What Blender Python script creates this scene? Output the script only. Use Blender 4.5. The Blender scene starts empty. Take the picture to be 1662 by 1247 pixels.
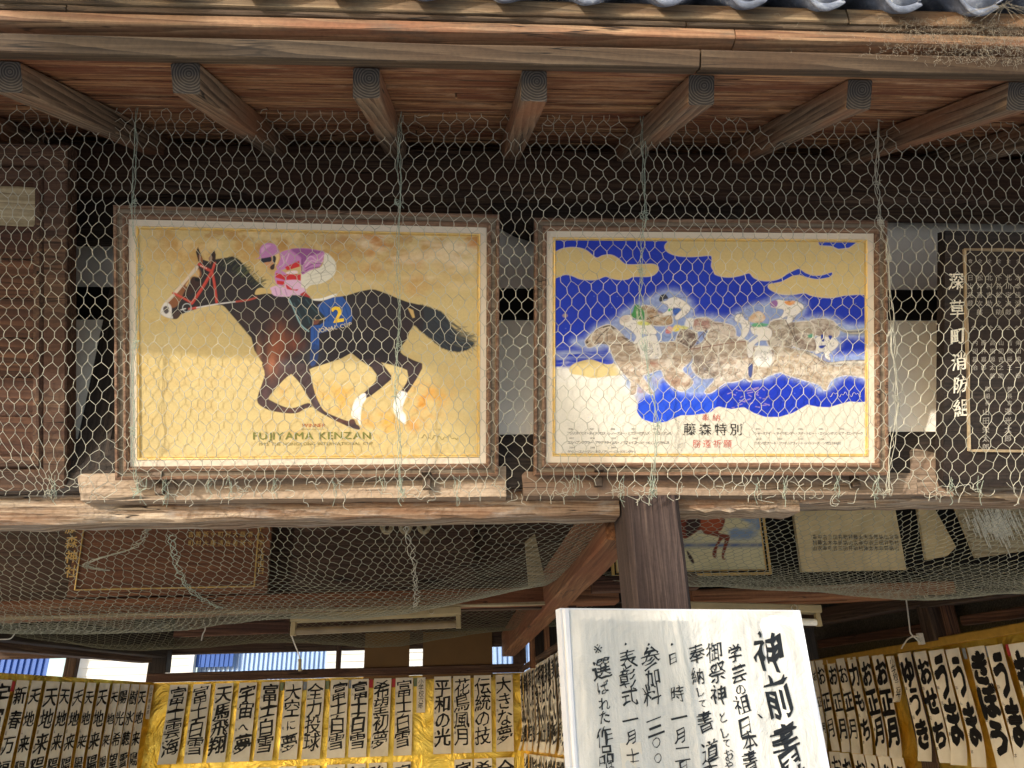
import bpy, math, random
import numpy as np
from math import sin, cos, tan, radians, pi, sqrt, atan2
from mathutils import Vector, Matrix

# ------------------------------------------------------------------ camera, world, sun, exposure
scn = bpy.context.scene
PITCH, YAW, ROLL, F = radians(24.5), radians(4.0), radians(-1.9), 1249.0
EYE = np.array([0, 0, 1.6])
_f = np.array([sin(YAW)*cos(PITCH), cos(YAW)*cos(PITCH), sin(PITCH)])
_r = np.array([cos(YAW), -sin(YAW), 0.0]); _u = np.cross(_r, _f)
CR = _r*cos(ROLL)+_u*sin(ROLL); CU = -_r*sin(ROLL)+_u*cos(ROLL); CF = _f
cam_d = bpy.data.cameras.new('camera'); cam = bpy.data.objects.new('camera', cam_d)
scn.collection.objects.link(cam); scn.camera = cam
cam.matrix_world = Matrix(((CR[0], CU[0], -CF[0], EYE[0]), (CR[1], CU[1], -CF[1], EYE[1]), (CR[2], CU[2], -CF[2], EYE[2]), (0, 0, 0, 1)))
cam_d.sensor_width = 36; cam_d.lens = F/1662*36; cam_d.clip_start = 0.05; cam_d.clip_end = 400

SUN_EL, SUN_AZ = radians(17.6), radians(44)            # azimuth: left of the wall normal
to_sun = Vector((-sin(SUN_AZ)*cos(SUN_EL), -cos(SUN_AZ)*cos(SUN_EL), sin(SUN_EL)))
world = bpy.data.worlds.new('World'); scn.world = world; world.use_nodes = True
wn = world.node_tree.nodes; wl = world.node_tree.links
sky = wn.new('ShaderNodeTexSky'); sky.sky_type = 'NISHITA'; sky.sun_disc = False
sky.sun_elevation = SUN_EL; sky.sun_rotation = atan2(to_sun.x, to_sun.y) % (2*pi)
sky.air_density = 1.0; sky.dust_density = 1.5
bg = wn['Background']; bg.inputs[1].default_value = 0.15
wl.new(sky.outputs[0], bg.inputs[0])
sun_d = bpy.data.lights.new('sun', 'SUN'); sun_d.energy = 2.0; sun_d.angle = radians(0.9); sun_d.color = (1.0, 0.95, 0.87)
sun = bpy.data.objects.new('sun', sun_d); scn.collection.objects.link(sun)
sun.rotation_euler = to_sun.to_track_quat('Z', 'Y').to_euler(); sun.location = (-4, -5, 6)
scn.view_settings.view_transform = 'Standard'; scn.view_settings.look = 'None'
scn.view_settings.exposure = 1.14; scn.view_settings.gamma = 1.0; scn.view_settings.use_curve_mapping = False
scn.render.engine = 'CYCLES'; scn.cycles.max_bounces = 8; scn.cycles.diffuse_bounces = 5
scn.cycles.use_denoising = True

# ------------------------------------------------------------------ helpers
RNG = random.Random(7); NR = np.random.default_rng(11)
V3 = lambda *a: np.array(a, float)
def ray(px, py): return CF+CR*((px-831)/F)-CU*((py-623.5)/F)
def P(px, py, Y):                                   # point of the plane Y = const that lies behind a spot of the picture
    d = ray(px, py); return EYE+d*(Y/d[1])
def srgb(r, g, b): 
    f = lambda c: (c/255/12.92) if c <= 10 else ((c/255+0.055)/1.055)**2.4
    return (f(r), f(g), f(b), 1.0)
COL = scn.collection
def mk(name, verts, faces, mat=None, parent=None, smooth=False, fmat=None, uvcol=None):
    me = bpy.data.meshes.new(name)
    me.from_pydata([tuple(map(float, v)) for v in verts] if not isinstance(verts, np.ndarray) else verts.tolist(), [], faces if not isinstance(faces, np.ndarray) else faces.tolist())
    mats = mat if isinstance(mat, (list, tuple)) else [mat]
    for m in mats:
        if m: me.materials.append(m)
    if fmat is not None: me.polygons.foreach_set('material_index', np.array(fmat, dtype=np.int32))
    if smooth: me.polygons.foreach_set('use_smooth', np.ones(len(me.polygons), dtype=bool))
    me.update()
    o = bpy.data.objects.new(name, me); COL.objects.link(o)
    if parent: adopt(o, parent)
    return o
def adopt(o, parent):
    o.parent = parent; o.matrix_parent_inverse = world_of(parent).inverted()
def world_of(o):
    m = o.matrix_basis.copy()
    if o.parent: m = world_of(o.parent) @ o.matrix_parent_inverse @ m
    return m
def thing(name, loc, label, cat, group=None):
    o = bpy.data.objects.new(name, None); COL.objects.link(o); o.location = tuple(map(float, loc)); o.empty_display_size = .05
    return tag(o, label, cat, group)
def tag(o, label=None, cat=None, group=None, kind=None):
    if label: o['label'] = label
    if cat: o['category'] = cat
    if group: o['group'] = group
    if kind: o['kind'] = kind
    return o
def unit(v): v = np.asarray(v, float); return v/np.linalg.norm(v)

# cross-section extrusion along local X with bevelled edges, worn outline; grain runs along local X
def timber(name, p0, p1, w, h, mat, parent=None, up=(0, 0, 1), bev=.004, wob=.0015, ends=None, seg=None, anchor=(0, 0)):
    p0 = np.asarray(p0, float); p1 = np.asarray(p1, float); L = np.linalg.norm(p1-p0)
    x = (p1-p0)/L; up = (0, 1, 0) if abs(np.dot(unit(up), x)) > .98 else up; y = unit(np.cross(up, x)); z = np.cross(x, y)
    n = seg or max(2, min(24, int(L/.12)))
    b = min(bev, w*.3, h*.3)
    sec = [(-w/2+b, -h/2), (w/2-b, -h/2), (w/2, -h/2+b), (w/2, h/2-b), (w/2-b, h/2), (-w/2+b, h/2), (-w/2, h/2-b), (-w/2, -h/2+b)]
    vs = []; fs = []; fm = []
    for i in range(n+1):
        t = i/n*L-L/2
        for (a, c) in sec:
            vs.append((t, a+anchor[0]+RNG.uniform(-wob, wob), c+anchor[1]+RNG.uniform(-wob, wob)))
    for i in range(n):
        for k in range(8):
            a = i*8+k; c = i*8+(k+1) % 8
            fs.append((a, a+8, c+8, c)); fm.append(0)
    fs.append(tuple(range(8))); fs.append(tuple(n*8+7-k for k in range(8))); fm += [1 if ends else 0]*2
    o = mk(name, vs, fs, [mat, ends] if ends else mat, None, fmat=fm)
    c = (p0+p1)/2
    o.matrix_basis = Matrix(((x[0], y[0], z[0], c[0]), (x[1], y[1], z[1], c[1]), (x[2], y[2], z[2], c[2]), (0, 0, 0, 1)))
    if parent: adopt(o, parent)
    return o
def box(name, lo, hi, mat, parent=None, bev=.002):
    lo = np.asarray(lo, float); hi = np.asarray(hi, float); c = (lo+hi)/2; s = hi-lo
    ax = int(np.argmax(s)); d = np.zeros(3); d[ax] = s[ax]/2
    up = (0, 0, 1) if ax != 2 else (0, 1, 0)
    x = d/np.linalg.norm(d); y = np.cross(up, x); z = np.cross(x, y)
    return timber(name, c-d, c+d, abs(s@y), abs(s@z), mat, parent, up=up, bev=bev, wob=0, seg=2)
def prism(name, pts, Y0, Y1, mat, parent=None):     # outline in X/Z extruded along Y
    n = len(pts); vs = [(x, Y0, z) for x, z in pts]+[(x, Y1, z) for x, z in pts]
    fs = [tuple(range(n)), tuple(range(2*n-1, n-1, -1))]+[(i, i+n, (i+1) % n+n, (i+1) % n) for i in range(n)]
    o = mk(name, vs, fs, mat, None)
    import bmesh
    bm = bmesh.new(); bm.from_mesh(o.data); bmesh.ops.recalc_face_normals(bm, faces=bm.faces); bm.to_mesh(o.data); bm.free()
    if parent: adopt(o, parent)
    return o
def tubes(paths, rad, sides=4):                     # paths: list of (n,3) arrays -> verts, faces
    V = []; Fa = []; base = 0
    for k, p in enumerate(paths):
        p = np.asarray(p, float); r = rad[k] if hasattr(rad, '__len__') else rad
        n = len(p); t = np.gradient(p, axis=0); t /= np.linalg.norm(t, axis=1)[:, None]+1e-12
        ref = V3(.3, .9, .2) if abs(t[0] @ unit((.3, .9, .2))) < .9 else V3(1, 0, 0)
        a = np.cross(t, ref); a /= np.linalg.norm(a, axis=1)[:, None]+1e-12; b = np.cross(t, a)
        for s in range(sides):
            th = 2*pi*s/sides; V.append(p+(a*cos(th)+b*sin(th))*r)
        idx = base+np.arange(sides)[:, None]*n+np.arange(n)[None]
        for s in range(sides):
            s2 = (s+1) % sides
            q = np.stack([idx[s, :-1], idx[s, 1:], idx[s2, 1:], idx[s2, :-1]], 1); Fa.append(q)
        base += sides*n
    return np.concatenate(V), np.concatenate(Fa)
def straight_tubes(A, B, R, sides=4):               # many one-segment wires at once
    A = np.asarray(A); B = np.asarray(B); R = np.broadcast_to(R, len(A))[:, None]
    t = B-A; t = t/np.linalg.norm(t, axis=1)[:, None]
    a = np.cross(t, V3(.31, .9, .27)); a /= np.linalg.norm(a, axis=1)[:, None]; b = np.cross(t, a)
    A = A-t*R*.6; B = B+t*R*.6
    vs = []
    for s in range(sides):
        th = 2*pi*s/sides; off = (a*cos(th)+b*sin(th))*R; vs += [A+off, B+off]
    Vv = np.stack(vs, 1); n = len(A); base = np.arange(n)*2*sides
    fs = []
    for s in range(sides):
        s2 = (s+1) % sides
        fs.append(np.stack([base+2*s, base+2*s+1, base+2*s2+1, base+2*s2], 1))
    return Vv.reshape(-1, 3), np.concatenate(fs)
def fbm(x, y, seed=0, oct=4, fx=1., fy=1., gain=.5):
    out = 0; amp = 1; tot = 0
    for o in range(oct):
        r = np.random.default_rng(seed*31+o).random((64, 64))
        u = x*fx*2**o+.37*o; v = y*fy*2**o+.71*o
        i = np.floor(u).astype(int); j = np.floor(v).astype(int); a = u-i; b = v-j
        a = a*a*(3-2*a); b = b*b*(3-2*b)
        g = lambda p, q: r[q % 64, p % 64]
        out = out+amp*((g(i, j)*(1-a)+g(i+1, j)*a)*(1-b)+(g(i, j+1)*(1-a)+g(i+1, j+1)*a)*b); tot += amp; amp *= gain
    return out/tot

# ------------------------------------------------------------------ materials
class NT:
    def __init__(s, name):
        s.m = bpy.data.materials.new(name); s.m.use_nodes = True; s.n = s.m.node_tree.nodes; s.l = s.m.node_tree.links
        s.b = s.n['Principled BSDF']; s.b.inputs['Specular IOR Level'].default_value = .3
    def node(s, t, **kw):
        n = s.n.new(t)
        for k, v in kw.items():
            if k in n.inputs: n.inputs[k].default_value = v
            else: setattr(n, k, v)
        return n
    def ramp(s, fac, stops):
        r = s.n.new('ShaderNodeValToRGB'); e = r.color_ramp.elements
        while len(e) < len(stops): e.new(.5)
        for i, (p, c) in enumerate(stops): e[i].position = p; e[i].color = c if len(c) == 4 else (*c, 1)
        s.l.new(fac, r.inputs[0]); return r.outputs[0]
    def mix(s, f, a, b, mode='MIX'):
        m = s.n.new('ShaderNodeMix'); m.data_type = 'RGBA'; m.blend_type = mode
        for i, v in ((0, f), (6, a), (7, b)):
            if hasattr(v, 'links') or isinstance(v, bpy.types.NodeSocket): s.l.new(v, m.inputs[i])
            else: m.inputs[i].default_value = v
        return m.outputs[2]
    def coords(s, scale, rand=True):
        tc = s.n.new('ShaderNodeTexCoord'); out = tc.outputs['Object']
        if rand:
            oi = s.n.new('ShaderNodeObjectInfo'); v = s.n.new('ShaderNodeVectorMath'); v.operation = 'MULTIPLY_ADD'
            s.l.new(oi.outputs['Random'], v.inputs[0]); v.inputs[1].default_value = (17, 31, 23); s.l.new(out, v.inputs[2]); out = v.outputs[0]
        mp = s.n.new('ShaderNodeMapping'); mp.inputs['Scale'].default_value = scale; s.l.new(out, mp.inputs[0]); return mp.outputs[0]
    def noise(s, vec, scale, detail=5, rough=.55, dist=0.):
        n = s.n.new('ShaderNodeTexNoise'); s.l.new(vec, n.inputs['Vector'])
        n.inputs['Scale'].default_value = scale; n.inputs['Detail'].default_value = detail; n.inputs['Roughness'].default_value = rough; n.inputs['Distortion'].default_value = dist
        return n.outputs[0]
    def bump(s, h, strength=.3, dist=.002, prev=None):
        b = s.n.new('ShaderNodeBump'); b.inputs['Strength'].default_value = strength; b.inputs['Distance'].default_value = dist
        s.l.new(h, b.inputs['Height'])
        if prev is not None: s.l.new(prev, b.inputs['Normal'])
        s.l.new(b.outputs[0], s.b.inputs['Normal']); return b.outputs[0]
def plain(name, col, rough=.7, metal=0., var=.12, scale=30, bump=.15, coat=0., bdist=.001):
    t = NT(name); v = t.coords((1, 1, 1)); n = t.noise(v, scale, 6)
    lo = tuple(c*(1-var) for c in col[:3])+(1,); hi = tuple(min(1, c*(1+var)) for c in col[:3])+(1,)
    t.l.new(t.ramp(n, [(.3, lo), (.7, hi)]), t.b.inputs['Base Color'])
    t.b.inputs['Roughness'].default_value = rough; t.b.inputs['Metallic'].default_value = metal; t.b.inputs['Coat Weight'].default_value = coat
    if bump: t.bump(n, bump, bdist)
    return t.m
def wood(name, dark, mid, light, tint=None, rough=.78, fine=1.0, streak=.5, bump=.5, weather=None, knots=True):
    t = NT(name)
    v1 = t.coords((1.3*fine, 62*fine, 62*fine)); n1 = t.noise(v1, 1.6, 7, .62, .4)          # long grain streaks
    v2 = t.coords((.9, 5, 5)); n2 = t.noise(v2, 2.2, 4, .5, .3)                              # broad tone changes
    w = t.n.new('ShaderNodeTexWave'); w.wave_type = 'BANDS'; w.bands_direction = 'DIAGONAL'; w.wave_profile = 'SAW'
    vw = t.coords((.55, 9, 9)); t.l.new(vw, w.inputs['Vector'])
    w.inputs['Scale'].default_value = 3.2*fine; w.inputs['Distortion'].default_value = 5.0; w.inputs['Detail'].default_value = 3; w.inputs['Detail Scale'].default_value = .9
    g = t.ramp(n1, [(.34, dark), (.5, mid), (.64, light)])
    g = t.mix(streak, g, t.ramp(w.outputs[1], [(0., light), (.55, mid), (.9, dark), (1., dark)]))
    if tint: g = t.mix(t.ramp(n2, [(.42, (0, 0, 0)), (.62, (1, 1, 1))]), g, t.mix(.75, g, tint, 'MIX'))
    if weather:
        v3 = t.coords((3, 14, 14)); n3 = t.noise(v3, 2.5, 8, .7)
        g = t.mix(t.ramp(n3, [(.5, (0, 0, 0)), (.68, (.8, .8, .8))]), g, weather)
    v4 = t.coords((60, 60, 60)); n4 = t.noise(v4, 1.5, 3, .7)
    g = t.mix(.35, g, t.ramp(n4, [(.3, (.45, .45, .45)), (.6, (1, 1, 1))]), 'MULTIPLY')
    if knots:
        vo = t.n.new('ShaderNodeTexVoronoi'); vk = t.coords((1.3, 6.5, 6.5)); t.l.new(vk, vo.inputs['Vector']); vo.inputs['Scale'].default_value = 1.2
        g = t.mix(t.ramp(vo.outputs[0], [(.03, (.85, .85, .85)), (.12, (0, 0, 0))]), g, tuple(c*.45 for c in dark[:3])+(1,))
    n5 = t.noise(t.coords((.7, 15, 15)), 1.7, 3, .5, .6); cr = t.ramp(n5, [(.488, (0, 0, 0)), (.497, (1, 1, 1)), (.503, (1, 1, 1)), (.512, (0, 0, 0))])
    n6 = t.noise(t.coords((2.2, 6, 6)), 1.5, 2); cr = t.mix(1., cr, t.ramp(n6, [(.5, (0, 0, 0)), (.62, (1, 1, 1))]), 'MULTIPLY')
    g = t.mix(cr, g, tuple(c*.25 for c in dark[:3])+(1,))
    t.l.new(g, t.b.inputs['Base Color']); t.b.inputs['Roughness'].default_value = rough
    b1 = t.bump(n1, bump, .003); b2 = t.bump(w.outputs[1], bump*.35, .002, b1)
    return t.m
def endgrain(name, dark, light):
    t = NT(name); tc = t.n.new('ShaderNodeTexCoord'); mp = t.n.new('ShaderNodeMapping'); mp.inputs['Scale'].default_value = (0, 1, 1)
    mp.inputs['Location'].default_value = (0, .006, -.009)
    t.l.new(tc.outputs['Object'], mp.inputs[0])
    w = t.n.new('ShaderNodeTexWave'); w.wave_type = 'RINGS'; w.rings_direction = 'X'; t.l.new(mp.outputs[0], w.inputs['Vector'])
    w.inputs['Scale'].default_value = 60; w.inputs['Distortion'].default_value = 2.0; w.inputs['Detail'].default_value = 3; w.inputs['Detail Scale'].default_value = .4
    n = t.noise(t.coords((40, 40, 40)), 2, 5)
    g = t.ramp(w.outputs[1], [(.2, dark), (.8, light)]); g = t.mix(.5, g, t.ramp(n, [(.3, (.4, .4, .4)), (.7, (1, 1, 1))]), 'MULTIPLY')
    t.l.new(g, t.b.inputs['Base Color']); t.b.inputs['Roughness'].default_value = .85; t.bump(w.outputs[1], .5, .0015)
    return t.m
S = srgb
M = {}
M['rafter'] = wood('weathered rafter wood', S(66, 54, 44), S(112, 92, 74), S(160, 136, 110), tint=S(140, 92, 62), fine=1.3, streak=.55, bump=.7)
M['rafter_end'] = endgrain('sawn end grain', S(50, 45, 41), S(88, 80, 73))
M['deck'] = wood('red brown roof boards', S(56, 33, 24), S(120, 76, 50), S(196, 150, 104), tint=S(104, 56, 36), streak=.35, bump=.5, weather=S(170, 134, 102))
M['fascia'] = wood('orange brown fascia wood', S(80, 60, 46), S(140, 108, 80), S(188, 156, 120), tint=S(136, 88, 62), streak=.4, bump=.5, weather=S(100, 88, 74))
M['rough'] = wood('rough grey brown fascia wood', S(58, 48, 38), S(112, 92, 70), S(166, 144, 112), tint=S(120, 88, 62), streak=.3, bump=1., weather=S(88, 78, 64))
M['kaya'] = wood('grey brown eave beam wood', S(46, 37, 28), S(78, 64, 49), S(112, 94, 74), tint=S(80, 60, 43), streak=.5, bump=.5)
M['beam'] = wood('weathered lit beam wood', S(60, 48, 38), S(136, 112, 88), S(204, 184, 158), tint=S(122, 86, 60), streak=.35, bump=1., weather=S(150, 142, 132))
M['shelf'] = wood('pale shelf plank wood', S(124, 106, 86), S(170, 148, 124), S(194, 172, 148), tint=S(158, 132, 106), streak=.2, bump=.4, knots=False)
M['shelf2'] = wood('greyish shelf plank wood', S(96, 80, 66), S(138, 118, 98), S(168, 146, 124), tint=S(136, 108, 88), streak=.3, bump=.6)
M['dark'] = wood('dark structural wood', S(24, 19, 16), S(46, 38, 32), S(72, 60, 50), tint=S(38, 30, 26), streak=.35, bump=.6)  # near-black brown wood
M['dark2'] = wood('dark brown interior wood', S(38, 29, 23), S(72, 55, 43), S(104, 82, 65), tint=S(72, 50, 38), streak=.35, bump=.5)
M['post'] = wood('purple brown post wood', S(38, 30, 28), S(62, 49, 45), S(98, 81, 72), tint=S(56, 42, 38), streak=.3, fine=1.4, bump=.7, knots=False)
M['int'] = wood('warm brown interior wood', S(78, 50, 32), S(122, 82, 54), S(158, 114, 80), tint=S(120, 70, 44), streak=.35, bump=.5)
M['plaster'] = plain('grey white plaster', S(244, 236, 222), .9, var=.07, scale=6, bump=.1)
M['black'] = plain('matt black board', S(18, 15, 13), .9, var=.3)
def vcol(name, rough=.55, coat=.0, bump=.12):
    t = NT(name); a = t.n.new('ShaderNodeVertexColor'); a.layer_name = 'Col'
    n = t.noise(t.coords((1, 1, 1)), 320, 4); g = t.mix(.18, a.outputs[0], t.ramp(n, [(.35, (.6, .6, .6)), (.65, (1, 1, 1))]), 'MULTIPLY')
    t.l.new(g, t.b.inputs['Base Color']); t.b.inputs['Roughness'].default_value = rough; t.b.inputs['Coat Weight'].default_value = coat
    t.b.inputs['Coat Roughness'].default_value = .25
    t.bump(n, bump, .0006); return t.m
M['paint'] = vcol('painted board')
def ink(name, col, rough=.6):
    return plain(name, col, rough, var=.2, scale=120, bump=0)
M['ink'] = ink('black brush ink', S(22, 20, 20)); M['ink_sign'] = ink('sign brush ink', S(30, 31, 34), .35)
M['ink_small'] = ink('faint grey ink', S(84, 78, 70))
M['netting'] = plain('galvanised wire', S(180, 176, 158), .45, .1, var=.38, scale=28, bump=0)
M['netting_dull'] = plain('dull old wire', S(150, 148, 128), .5, .25, var=.25, scale=40, bump=0)
M['twine'] = plain('pale green twine', S(158, 168, 150), .8, var=.3, scale=200, bump=.3)
M['fineneting'] = plain('fine grey bird netting', S(112, 108, 86), .8, var=.2, bump=0)
M['cobweb'] = plain('dusty cobweb fibres', S(150, 140, 122), .9, var=.2, bump=0)

# ------------------------------------------------------------------ glyphs: writing as thin flat geometry
_G = {}
def glyph(ch, weight=0.0):
    weight = 0.0; k = (ch, weight)
    if k not in _G:
        cu = bpy.data.curves.new('t', 'FONT'); cu.body = ch; cu.size = 1; cu.offset = weight; cu.resolution_u = 2
        ob = bpy.data.objects.new('t', cu); COL.objects.link(ob)
        dg = bpy.context.evaluated_depsgraph_get(); me = bpy.data.meshes.new_from_object(ob.evaluated_get(dg))
        v = np.zeros(len(me.vertices)*3); me.vertices.foreach_get('co', v); v = v.reshape(-1, 3)[:, :2]
        f = [tuple(p.vertices) for p in me.polygons]
        bpy.data.objects.remove(ob); bpy.data.curves.remove(cu); bpy.data.meshes.remove(me)
        _G[k] = (v, f)
    return _G[k]
def brush(v, seed, amt):
    r = np.random.default_rng(seed); v = v.copy()
    x, y = v[:, 0].copy(), v[:, 1].copy()
    a = r.uniform(0, 6, 8)
    v[:, 1] += amt*(1.4*(x-.5)*.9+.35*np.sin(5*x+a[0]))
    v[:, 0] += amt*(.30*np.sin(6*y+a[1])+.20*np.sin(17*y+a[2]))
    v[:, 1] += amt*(.22*np.sin(19*x+a[3])+.14*np.sin(31*y+a[4]))
    v[:, 0] += amt*.14*np.sin(37*x+a[5])
    return v
class Ink:                                          # collects glyphs in a local u/v plane, builds one thin mesh
    def __init__(s): s.v = []; s.f = []; s.n = 0
    def add(s, ch, u, v, w, h, weight=0.0, amt=0.0, seed=0, fit=True, rot=0.):
        if ch in ' 　': return
        gv, gf = glyph(ch)
        if len(gv) == 0: return
        gv = brush(gv, seed, amt*.85) if amt else gv.copy()
        if fit and ord(ch) > 0x2000: q = (gv-V3(.03, -.10))/V3(.94, .96)
        else: q = gv
        n = 1 if weight <= 0 else (5 if weight < .028 else 9)
        for k in range(n):                          # heavier brush: the same stroke laid down a few times, a hair apart
            if k == 0: dx = dy = 0
            else: a = 2*pi*k/(n-1)+.5; dx, dy = cos(a)*weight*1.25, sin(a)*weight*(.5 if weight < .028 else 1.0)+cos(a)*weight*.25
            p = (q+V3(dx, dy))*V3(w, h)
            if rot:
                c = V3(w/2, h/2); p = (p-c)@np.array([[cos(rot), sin(rot)], [-sin(rot), cos(rot)]])+c
            s.v.append(np.concatenate([p+V3(u, v), np.full((len(p), 1), k*.00012)], 1)); s.f += [tuple(i+s.n for i in f) for f in gf]; s.n += len(p)
    def column(s, text, u, vtop, w, pitch, h=None, **kw):   # vertical writing
        h = h or w
        seed = kw.pop('seed', 0)
        for i, c in enumerate(text): s.add(c, u, vtop-(i+1)*pitch+(pitch-h)/2, w, h, seed=seed+i*7, **kw)
    def line(s, text, u, v, size, adv=None, weight=0., squeeze=1.):     # horizontal writing; returns end
        for i, c in enumerate(text):
            cjk = ord(c) > 0x2000
            if c == ' ': u += size*.35*squeeze; continue
            gv, gf = glyph(c, weight)
            if cjk: s.add(c, u, v, size*squeeze, size, weight); u += (adv or size*1.05)*squeeze
            else:
                s.add(c, u-gv[:, 0].min()*size*squeeze, v, size*squeeze, size, weight, fit=False)
                u += (gv[:, 0].max()-gv[:, 0].min()+.13)*size*squeeze if adv is None else adv
        return u
    def build(s, name, o, U, Vv, mat, parent, lift=.001, bend=None):
        if not s.n: return None
        q = np.concatenate(s.v); N = unit(np.cross(U, Vv))
        pts = o+q[:, :1]*U+q[:, 1:2]*Vv+N*(lift+q[:, 2:3])
        if bend is not None: pts = pts+N*bend(q[:, 0], q[:, 1])[:, None]
        ob = mk(name, pts, s.f, mat, parent)
        if max(np.ptp(a[:, 1]) for a in s.v) < .034 and name != 'numeral': ob['kind'] = 'stuff'
        return ob

# ------------------------------------------------------------------ the setting
g = NT('pale gravel ground'); v = g.coords((1, 1, 1), False); n1 = g.noise(v, 2.5, 8, .7); vo = g.n.new('ShaderNodeTexVoronoi'); g.l.new(v, vo.inputs['Vector']); vo.inputs['Scale'].default_value = 45
c_ = g.mix(.5, g.ramp(n1, [(.3, S(178, 175, 169)), (.7, S(214, 210, 203))]), g.ramp(vo.outputs[0], [(0, S(140, 138, 133)), (.5, S(220, 217, 210))]))
g.l.new(c_, g.b.inputs['Base Color']); g.b.inputs['Roughness'].default_value = .9; g.bump(vo.outputs[0], .6, .01)
N = 60; gx = np.linspace(-150, 150, N+1); vs = [(x, y, 0.) for y in gx for x in gx]
fs = [(j*(N+1)+i, j*(N+1)+i+1, (j+1)*(N+1)+i+1, (j+1)*(N+1)+i) for j in range(N) for i in range(N)]
tag(mk('ground', vs, fs, g.m), kind='structure')

hall = thing('shrine_hall', (0.45, 4, 0), 'open weathered timber votive hall with tiled eave holding the horse paintings', 'hall')
RS = radians(31.7); SL = tan(RS)
def roofz(Y, up=0.): return 1.6+.443+SL*Y+up/cos(RS)      # rafter underside line plus perpendicular offset
RH, RW = .058, .054
# rafters
XR = [-.909+.3437*i for i in range(-5, 11)]
rN = np.array([0, -sin(RS), cos(RS)])
for i, x in enumerate(XR):
    x += RNG.uniform(-.006, .006); y0 = 1.183+RNG.uniform(-.008, .008)
    a = np.array([x+RW/2, y0, roofz(y0)])+rN*RH/2; y1 = 3.8; b = np.array([x+RW/2+RNG.uniform(-.01, .01), y1, roofz(y1)])+rN*RH/2
    timber('rafter', a, b, RW, RH, M['rafter'], hall, up=tuple(rN), bev=.0028, ends=M['rafter_end'], seg=22)
# roof boards: each plank its own part
pos = 1.17; k = 0; LX0, LX1 = -3.4, 3.9
while pos < 3.0:
    wdt = RNG.uniform(.034, .060) if pos < 2.1 else .12
    yb = pos; th = .012; lift = RH+th/2+RNG.uniform(-.0005, .007)
    split = RNG.uniform(-1.2, 1.4)
    for (xa, xb) in ((LX0, split-.002), (split+.002, LX1)):
        c0 = np.array([xa, yb+wdt/2*cos(RS), roofz(yb)+wdt/2*sin(RS)])+rN*lift; c1 = c0.copy(); c1[0] = xb
        timber('roof_board', c0, c1, wdt-.003, th, M['deck'], hall, up=tuple(rN), bev=.002, wob=.0006, seg=14)
    pos += (wdt+.0015)*cos(RS)
# roof body above the boards, front and back slope
rt = plain('grey roof clay', S(112, 114, 118), .6, var=.2)
def slab(name, Ya, za, Yb, zb, th, mat, xa=-4.2, xb=4.6):
    return mk(name, [(xa, Ya, za), (xb, Ya, za), (xb, Yb, zb), (xa, Yb, zb), (xa, Ya, za+th), (xb, Ya, za+th), (xb, Yb, zb+th), (xa, Yb, zb+th)],
              [(0, 3, 2, 1), (4, 5, 6, 7), (0, 1, 5, 4), (1, 2, 6, 5), (2, 3, 7, 6), (3, 0, 4, 7)], mat, hall)
slab('roof_slope', 1.16, roofz(1.16, RH+.022), 3.9, roofz(3.9, RH+.022), .03, M['black'])
slab('roof_slope', 3.9, roofz(3.9, RH+.022), 7.2, 2.75, .05, M['black'])
# kayaoi: grey brown beam lying on the rafter ends, in two lengths
for (xa, xb) in ((LX0, P(1122, 100, 1.15)[0]-.002), (P(1122, 100, 1.15)[0]+.002, LX1)):
    p = np.array([0, 1.150, roofz(1.150, RH)]) + rN*.019
    a = p.copy(); b = p.copy(); a[0] = xa; b[0] = xb
    timber('eave_beam', a, b, .045, .036, M['kaya'], hall, up=tuple(rN), bev=.003, wob=.0008, anchor=(-.022, 0))
zf = 2.852
def board(y0, y1, z0, z1, cuts, mat, name, **kw):
    xs = [LX0]+cuts+[LX1]
    for a, b in zip(xs[:-1], xs[1:]):
        dz = RNG.uniform(-.0012, .0012)
        timber(name, (a+.0012, (y0+y1)/2+dz, (z0+z1)/2+dz), (b-.0012, (y0+y1)/2+dz, (z0+z1)/2+dz), y1-y0, z1-z0, mat, hall, bev=.0025, wob=.0007, seg=26, **kw)
board(1.082, 1.150, zf, zf+.026, [P(1200, 80, 1.08)[0]], M['fascia'], 'fascia_board')
board(1.078, 1.150, zf+.0275, zf+.039, [-.75, P(1115, 50, 1.08)[0]], M['kaya'], 'fascia_board')
board(1.072, 1.150, zf+.0405, zf+.080, [P(1380, 35, 1.07)[0]], M['rough'], 'fascia_board')
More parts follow.
